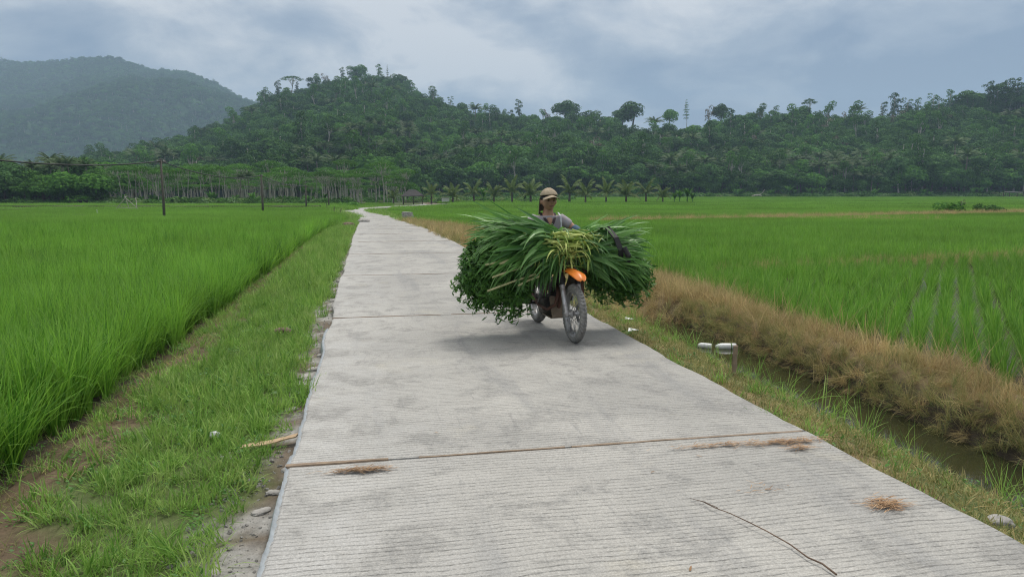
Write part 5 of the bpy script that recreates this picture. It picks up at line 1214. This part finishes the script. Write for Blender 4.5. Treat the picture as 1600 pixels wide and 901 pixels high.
T1 = pole(257, 347, 250, -1.05, 'tallest weathered pole standing in the left rice')
T2 = pole(411, 337, 273, -1.2, 'second dark pole, before the pale plantation trunks')
T3 = pole(479, 328, 289, -1.3, 'third and shorter dark pole near the road bend')
T4 = pole(514, 325, 298, -1.3, 'smallest distant pole just left of the road bend', False)
def cable(a, b, sag, lab, r=.022):
    a, b = np.array(a), np.array(b); m = MB(); m.tube([a + (b - a) * u - np.array([0, 0, sag * 4 * u * (1 - u)]) for u in np.linspace(0, 1, 26)], r, 5)
    tag(obj('power_cable', m.mesh('power_cable', MT['wire'], True)), lab, 'cable')
e0 = atD(-120, 236, 42.)
cable(e0, T1 - np.array([0, 0, .1]), .55, 'black cable from the left frame edge to the tallest pole', .055)
cable(T1 - np.array([0, 0, .1]), T2 - np.array([0, 0, .1]), .75, 'black cable sagging from the tallest pole to the second pole', .05)
cable(T2 - np.array([0, 0, .1]), T3 - np.array([0, 0, .1]), .5, 'faint cable between the second and third poles', .045)

# ---------------------------------------------------------------- open hut and other far things
hp = atD(645, 318, 168.); hut = thing('open_hut', 'open sided field hut with a dark sagging gable roof beyond the rice', 'hut', (hp[0], 168., -1.5), .12)
m = MB(); W2, D2, zt, ze = 2.6, 2.0, 3.55, 2.05
m.add([(-W2, -D2, ze), (W2, -D2, ze + .1), (W2 * .30, 0, zt - .1), (-W2 * .30, 0, zt), (-W2, D2, ze), (W2, D2, ze)] + [(-W2, -D2, ze - .12), (W2, -D2, ze - .02), (W2 * .30, 0, zt - .25), (-W2 * .30, 0, zt - .15), (-W2, D2, ze - .12), (W2, D2, ze - .12)],
      [(0, 1, 2, 3), (3, 2, 5, 4), (0, 3, 4), (1, 5, 2), (7, 6, 9, 8), (8, 9, 10, 11), (0, 6, 7, 1), (4, 5, 11, 10), (6, 10, 9), (7, 8, 11), (0, 4, 10, 6), (1, 7, 11, 5)])
obj('roof', m.mesh('roof', MT['thatch']), hut)
for a_, b_ in ((-1, -1), (1, -1), (-1, 1), (1, 1), (.1, -1)):
    m = MB(); m.tube([(a_ * W2 * .82, b_ * D2 * .8, 0), (a_ * W2 * .82, b_ * D2 * .8, 2.15)], .09, 8); obj('post', m.mesh('post', MT['trunk_d'], True), hut)
m = MB(); m.box((0, 0, .55), (4.0, 2.6, .1)); m.box((0, -1.25, .95), (4.0, .06, .12)); obj('platform', m.mesh('platform', MT['wood']), hut)
q = atD(696, 313, 175.); m = MB(); w_ = thing('concrete_block', 'small white block structure among the young palms right of the hut', 'structure', (q[0], 175., -1.5), .2)
m.box((0, 0, .8), (1.6, 1.2, 1.6)); m2_ = MB(); m2_.box((0, 0, 1.66), (1.9, 1.5, .12)); obj('wall', m.mesh('wall', MT['white_pl']), w_); obj('roof', m2_.mesh('roof', MT['stone']), w_)
q = atD(1583, 308, 300.); h2 = thing('field_hut', 'tiny pale roofed field shelter at the far right forest foot', 'hut', (q[0], 300., -1.3), .1)
m = MB(); m.box((0, 0, 2.5), (5.2, 3.4, .35), Matrix.Rotation(.05, 4, 'Y')); obj('roof', m.mesh('roof', MT['stone']), h2)
for a_ in (-1, 1):
    for b_ in (-1, 1): m = MB(); m.tube([(a_ * 3, b_ * 1.6, 0), (a_ * 3, b_ * 1.6, 2.4)], .14, 6); obj('post', m.mesh('post', MT['trunk_d']), h2)
q = atD(1183, 309, 296.); m = MB(); m.tube([(-2.2, 0, .9), (-.8, 0, 1.2), (.8, 0, 1.4), (1.8, 0, .9)], [.2, .35, .3, .2], 8); m.tube([(.6, 0, 1.3), (2.0, 0, 2.2), (2.9, 0, 3.6)], [.18, .12, .07], 6)
tag(obj('fallen_tree', m.mesh('fallen_tree', MT['trunk'], True), loc=(q[0], 296., -1.3)), 'bleached fallen tree with one raised limb at the forest foot', 'fallen tree')
q = at(198, 334, -1.2); tp = thing('pole_frame', 'pale leaning frame of tied poles standing in the left rice', 'frame', (q[0], q[1], -1.2), 0)
for a_, b_ in (((-1.9, 0, 0), (.2, 0, 2.3)), ((1.9, .4, .1), (-.2, 0, 2.2)), ((.1, .8, 0), (-.1, 0, 2.4)), ((-1.2, .1, .8), (1.3, .2, .7)), ((1.4, 0, 0), (1.2, .2, 2.1))):
    m = MB(); m.tube([a_, b_], .04, 6); obj('pole', m.mesh('pole', MT['trunk'], True), tp)
for x_, lab in ((161, 'left one of two small dark tarps at the far left field edge'), (169.5, 'right one of two small dark tarps at the far left field edge')):
    q = atD(x_, 316, 148.); m = MB(); m.add([(-.55, 0, .55), (.5, 0, .45), (.15, .5, .1), (-.2, .5, .1), (-.5, 0, .7), (.55, 0, .62), (.15, .5, .25), (-.2, .5, .25)], [(0, 1, 2, 3), (7, 6, 5, 4), (0, 4, 5, 1), (1, 5, 6, 2), (2, 6, 7, 3), (3, 7, 4, 0)])
    tag(obj('tarp', m.mesh('tarp', MT['rubber']), loc=(q[0], 140., -.62)), lab, 'tarp', 'dark tarps at the far left')
# egret
def egret(x, y, z, sc, rz, lab):
    q = at(x, y, z)
    me_ = skin([(0, 0, .42), (-.16, 0, .36), (-.30, 0, .30), (.10, 0, .50), (.17, 0, .60), (.12, 0, .72), (.18, 0, .82), (.23, 0, .825), (0, .03, .30), (0, .035, .0), (0, -.03, .30), (0, -.035, .0)],
               [(0, 1), (1, 2), (0, 3), (3, 4), (4, 5), (5, 6), (6, 7), (0, 8), (8, 9), (0, 10), (10, 11)], [.085, .08, .02, .045, .026, .022, .032, .022, .02, .009, .02, .009])
    me_.materials.clear(); me_.materials.append(MT['white_pl']); me_.materials.append(MT['ply'])
    o = obj('egret', me_, loc=(q[0], q[1], z), rot=(0, 0, rz)); o.scale = (sc,) * 3; tag(o, lab, 'bird'); m = MB(); m.tube([(.245, 0, .825), (.36, 0, .80)], [.010, .002], 6); obj('beak', m.mesh('beak', MT['ply']), o)
egret(153, 339, -1.1, .95, 2.4, 'white egret standing in the left rice near the dark dike')
# ---------------------------------------------------------------- rocks and litter
def rock(name, mat, loc, d, lab, cat, seed, rz=0, rough=.25):
    bm = bmesh.new(); bmesh.ops.create_icosphere(bm, subdivisions=4, radius=1)
    for v in bm.verts:
        n_ = v.co.copy(); k = 1 + rough * (float(fbm(n_.x * 1.3 + seed, n_.y * 1.3 + n_.z * 1.7 + seed)) - .5) * 2 + .05 * float(vn(n_.x * 7 + seed, n_.y * 7 + n_.z * 5))
        v.co = Vector((max(-1, min(1, n_.x * k)) * d[0], max(-1, min(1, n_.y * k)) * d[1], max(-.5, min(1.0, n_.z * k)) * d[2]))
    me_ = bpy.data.meshes.new(name); bm.to_mesh(me_); bm.free(); me_.materials.append(MT[mat]); me_.polygons.foreach_set('use_smooth', [True] * len(me_.polygons))
    return tag(obj(name, me_, loc=loc, rot=(0, 0, rz)), lab, cat)
def gl(x, y, z=-.15): q = at(x, y, z); q = at(x, y, float(gz(q[0], q[1]))); return np.array([q[0], q[1], float(gz(q[0], q[1]))])
rock('rock', 'stone_b', gl(544, 358, -.5) + [0, 0, .10], (.36, .30, .26), 'brown mound of earth and stone left of the road in the distance', 'rock', 1)
q = gl(637, 345, -.8); cs = thing('stone_block_pile', 'grey stacked block stump at the right road edge in the distance', 'stone pile', q, -.2)
for i, (dx, dz, w_) in enumerate([(0, .14, .95), (.02, .42, .9), (-.03, .68, .8)]): m = MB(); m.box((dx, 0, dz), (w_, .6, .25), Matrix.Rotation(.03 * i, 4, 'Y')); obj('block', m.mesh('block', MT['stone']), cs)
rock('rock', 'stone', gl(567, 349, -.7) + [0, 0, .12], (.5, .4, .25), 'grey rubble stone at the left road edge in the distance', 'rock', 3)
rock('rock', 'stone_b', gl(443, 523) + [0, 0, .05], (.11, .09, .055), 'reddish brown stone lying in the left verge grass', 'rock', 5)
rock('rock', 'white_pl', gl(336, 690) + [0, 0, .055], (.036, .03, .03), 'small white lump in the green verge grass', 'rock', 8)
rock('rock', 'stone', gl(1562, 817) + [0, 0, .01], (.075, .06, .04), 'grey stone at the right road edge near the frame corner', 'rock', 9)
CH = sorted([578, 590, 602, 556, 640, 735, 770, 800, 415, 440, 470], reverse=True)
for i, (x_, y_, d_) in enumerate([(493, 578, .09), (484, 590, .12), (474, 602, .08), (505, 556, .07), (455, 640, .06), (447, 735, .045), (428, 770, .055), (408, 800, .06), (540, 415, .16), (533, 440, .14), (526, 470, .12)]):
    rock('concrete_chunk', 'stone', gl(x_, y_) + [0, 0, d_ * .05], (d_, d_ * .75, d_ * .28), f'flat grey concrete chunk at the left slab edge, {ORD[CH.index(y_)]} counted from the nearest', 'concrete chunk', 20 + i, i, .35)['group'] = 'concrete chunks along the left slab edge'
def splinter(name, mat, pts_, wdt, th, lab, cat):
    m = MB(); V = []
    for i, p in enumerate(pts_): 
        p = np.array(p); w_ = wdt * (.7 + .5 * float(vn(i * 1.7, 4.2))); V += [p + [0, -w_, 0], p + [0, w_, 0], p + [0, w_, th], p + [0, -w_, th]]
    k = len(pts_); m.add(V, [(4 * i + j, 4 * i + (j + 1) % 4, 4 * i + 4 + (j + 1) % 4, 4 * i + 4 + j) for i in range(k - 1) for j in range(4)] + [(0, 1, 2, 3), tuple(range(4 * k - 4, 4 * k))[::-1]])
    return tag(obj(name, m.mesh(name, MT[mat])), lab, cat)
A, Bq = gl(378, 706), gl(465, 694); splinter('plywood_scrap', 'ply', [A + (Bq - A) * u + np.array([0, .01 * math.sin(u * 9), .035 + .03 * u * u]) for u in np.linspace(0, 1, 9)], .045, .010, 'splintered pale plywood strip on the ground left of the slab', 'scrap wood')
# plastic film hanging along the left slab edge
m = MB(); ss = np.linspace(2.9, 9.6, 150); V = []
for q_ in ss:
    e_ = float(edgeL(q_)); bul = float(vn(q_ * 1.7, 2.2)); vis = sm(.35, .7, vn(q_ * .8, 7.1)) * .3
    for j, (dt, dz) in enumerate([(.012, -.010), (-.012, .002), (-.014 - .06 * bul * vis, -.03), (-.016 - .09 * bul * vis, -.075), (-.018 - .11 * bul * vis, -.115)]):
        X, Y = xy(q_ + .02 * math.sin(q_ * 30 + j), e_ + dt); V.append((X, Y, dz + .008 * math.sin(q_ * 41 + j * 2)))
m.add(V, [(5 * i + j, 5 * i + j + 1, 5 * i + 6 + j, 5 * i + 5 + j) for i in range(149) for j in range(4)]); tag(obj('plastic_film', m.mesh('plastic_film', MT['sheet'], True)), 'crumpled grey blue plastic film hanging out along the left slab edge', 'plastic film')
# twig, straw heaps, leaf scraps on the slabs
A = at(1078, 778, .012); Mq = at(1170, 815, .03); M2q = at(1235, 850, .02); Bq = at(1307, 897, .014)
m = MB(); ctrl = [A, at(1098, 783, .018), at(1118, 793, .025), at(1140, 801, .022), Mq, at(1198, 829, .028), M2q, at(1262, 870, .018), at(1285, 880, .02), Bq]; m.tube(ctrl, [.001, .002, .0025, .0025, .003, .003, .0035, .004, .0045, .005], 6); m.tube([at(1078, 778, .012), at(1100, 783, .03), at(1122, 793, .028)], [.001, .002, .002], 5)
tag(obj('twig', m.mesh('twig', MT['twig'], True)), 'long thin brown twig lying across the nearest slab', 'twig')
def straw(x, y, rx, ry, n, lab, jx=0):
    c_ = at(x, y, 0); m = MB(); P = np.stack([rng.normal(0, rx, n), rng.normal(0, ry, n), .006 + .02 * rng.random(n) * np.exp(-0 * rx)], 1)
    ribbon(m, P, rng.normal(0, .5, n) + (PI if jx else 0) + rng.choice([0, PI], n), .03 + .05 * rng.random(n), 1.45 + .12 * rng.random(n), .1, .0055, 2)
    tag(obj('straw_litter', m.mesh('straw_litter', MT['straw']), loc=(c_[0], c_[1], .002), rot=(0, 0, RZ)), lab, 'straw', 'straw litter on the road')
straw(1385, 790, .055, .035, 260, 'compact heap of brown straw alone on the nearest slab')
straw(1232, 692, .16, .020, 330, 'brown straw strewn along the right end of the near joint')
straw(1130, 697, .16, .010, 160, 'thin line of straw along the middle of the near joint')
straw(1250, 702, .05, .012, 90, 'small straw patch just below the right end of the joint')
straw(563, 737, .10, .014, 260, 'rust brown straw patch by the left end of the near joint')
straw(1190, 765, .06, .03, 16, 'few pale straws scattered right of the twig tip')
for i, (x_, y_, l_, a_, lab) in enumerate([(1017, 738, .03, .3, 'curled brown leaf scrap in the middle of the slab'), (1078, 892, .05, 1.2, 'pale leaf scrap at the bottom frame edge'), (1088, 712, .04, -.6, 'brown leaf scrap just under the near joint'), (679, 676, .035, -.4, 'reddish leaf scrap on the second slab'), (1195, 765, .04, .2, 'tan leaf sliver right of the twig')]):
    m = MB(); ribbon(m, np.array([[0, 0, .004]]), np.array([a_]), l_, 1.35, .5, .012, 4); s_ = obj('leaf_scrap', m.mesh('leaf_scrap', MT['straw']), loc=at(x_, y_, .003)); tag(s_, lab, 'dead leaf', 'leaf scraps on the road')
# stake and floating plastic tubes in the ditch
q = at(1147, 597, -.30); zb = float(gz(q[0], q[1])); top = atD(1147, 540, q[1])[2]
m = MB(); m.box((0, 0, (top + zb - .15) / 2), (.045, .022, top - zb + .15)); m.add([(-.0225, -.011, top), (.0225, -.011, top), (.0225, .011, top), (-.0225, .011, top), (.01, 0, top + .012)], [(0, 1, 4), (1, 2, 4), (2, 3, 4), (3, 0, 4)])
tag(obj('stake', m.mesh('stake', MT['wood']), loc=(q[0], q[1], 0), rot=(.02, .02, .15)), 'brown wooden stake driven in at the near edge of the ditch', 'stake')
def floatb(x, y, L, r, rz, lab, band_=True):
    q = at(x, y, WATER_Z + r * .6); fb = thing('plastic_float', lab, 'plastic float', (q[0], q[1], WATER_Z + r * .55), rz, 'white plastic floats in the ditch'); m = MB()
    m.lathe([(r * .25, -L / 2), (r * .55, -L * .46), (r * .8, -L * .36), (r, -L * .22), (r, L * .44), (r * .93, L * .49), (r * .6, L * .5)], 24, 'x'); obj('shell', m.mesh('shell', MT['white_pl'], True), fb)
    if band_:
        m = MB(); m.lathe([(r * 1.03, L * .22), (r * 1.05, L * .245), (r * 1.03, L * .27)], 24, 'x', closed=False); obj('band', m.mesh('band', MT['weed'], True), fb)
floatb(1134, 541, .30, .05, .0, 'white plastic tube with a rounded end and green string, floating behind the stake')
floatb(1101, 540, .20, .045, -.5, 'greyer plastic tube half hidden in grass left of the white one', False)
for i, (x_, y_, lab) in enumerate([(983, 498, 'white litter scrap in the right verge, farther one'), (989, 524, 'white litter scrap in the right verge, nearer one')]):
    q = gl(x_, y_); m = MB(); m.add([(-.07, -.03, .03), (.06, -.04, .05), (.08, .03, .035), (-.05, .05, .06), (-.07, -.03, .024), (.06, -.04, .044), (.08, .03, .029), (-.05, .05, .054)], [(0, 1, 2, 3), (7, 6, 5, 4), (0, 4, 5, 1), (1, 5, 6, 2), (2, 6, 7, 3), (3, 7, 4, 0)])
    tag(obj('litter_scrap', m.mesh('litter_scrap', MT['white_pl']), loc=q + [0, 0, .03]), lab, 'litter', 'white litter scraps')
# stick fence remains left of the road near the bend
for i, (x_, yb, yt) in enumerate([(512, 332, 316), (522, 336, 322), (531, 339, 325)]):
    q = at(x_, yb, -1.2); t_ = atD(x_, yt, q[1])[2]; m = MB(); m.tube([(0, 0, 0), (.05 * i, 0, t_ + 1.2)], [.06, .04], 6)
    tag(obj('stick_post', m.mesh('stick_post', MT['trunk_d']), loc=(q[0], q[1], -1.25), rot=(0, .08 * (i - 1), 0)), f'{ORD[i]} grey stick post from the left, by the road bend', 'post', 'stick posts by the bend')
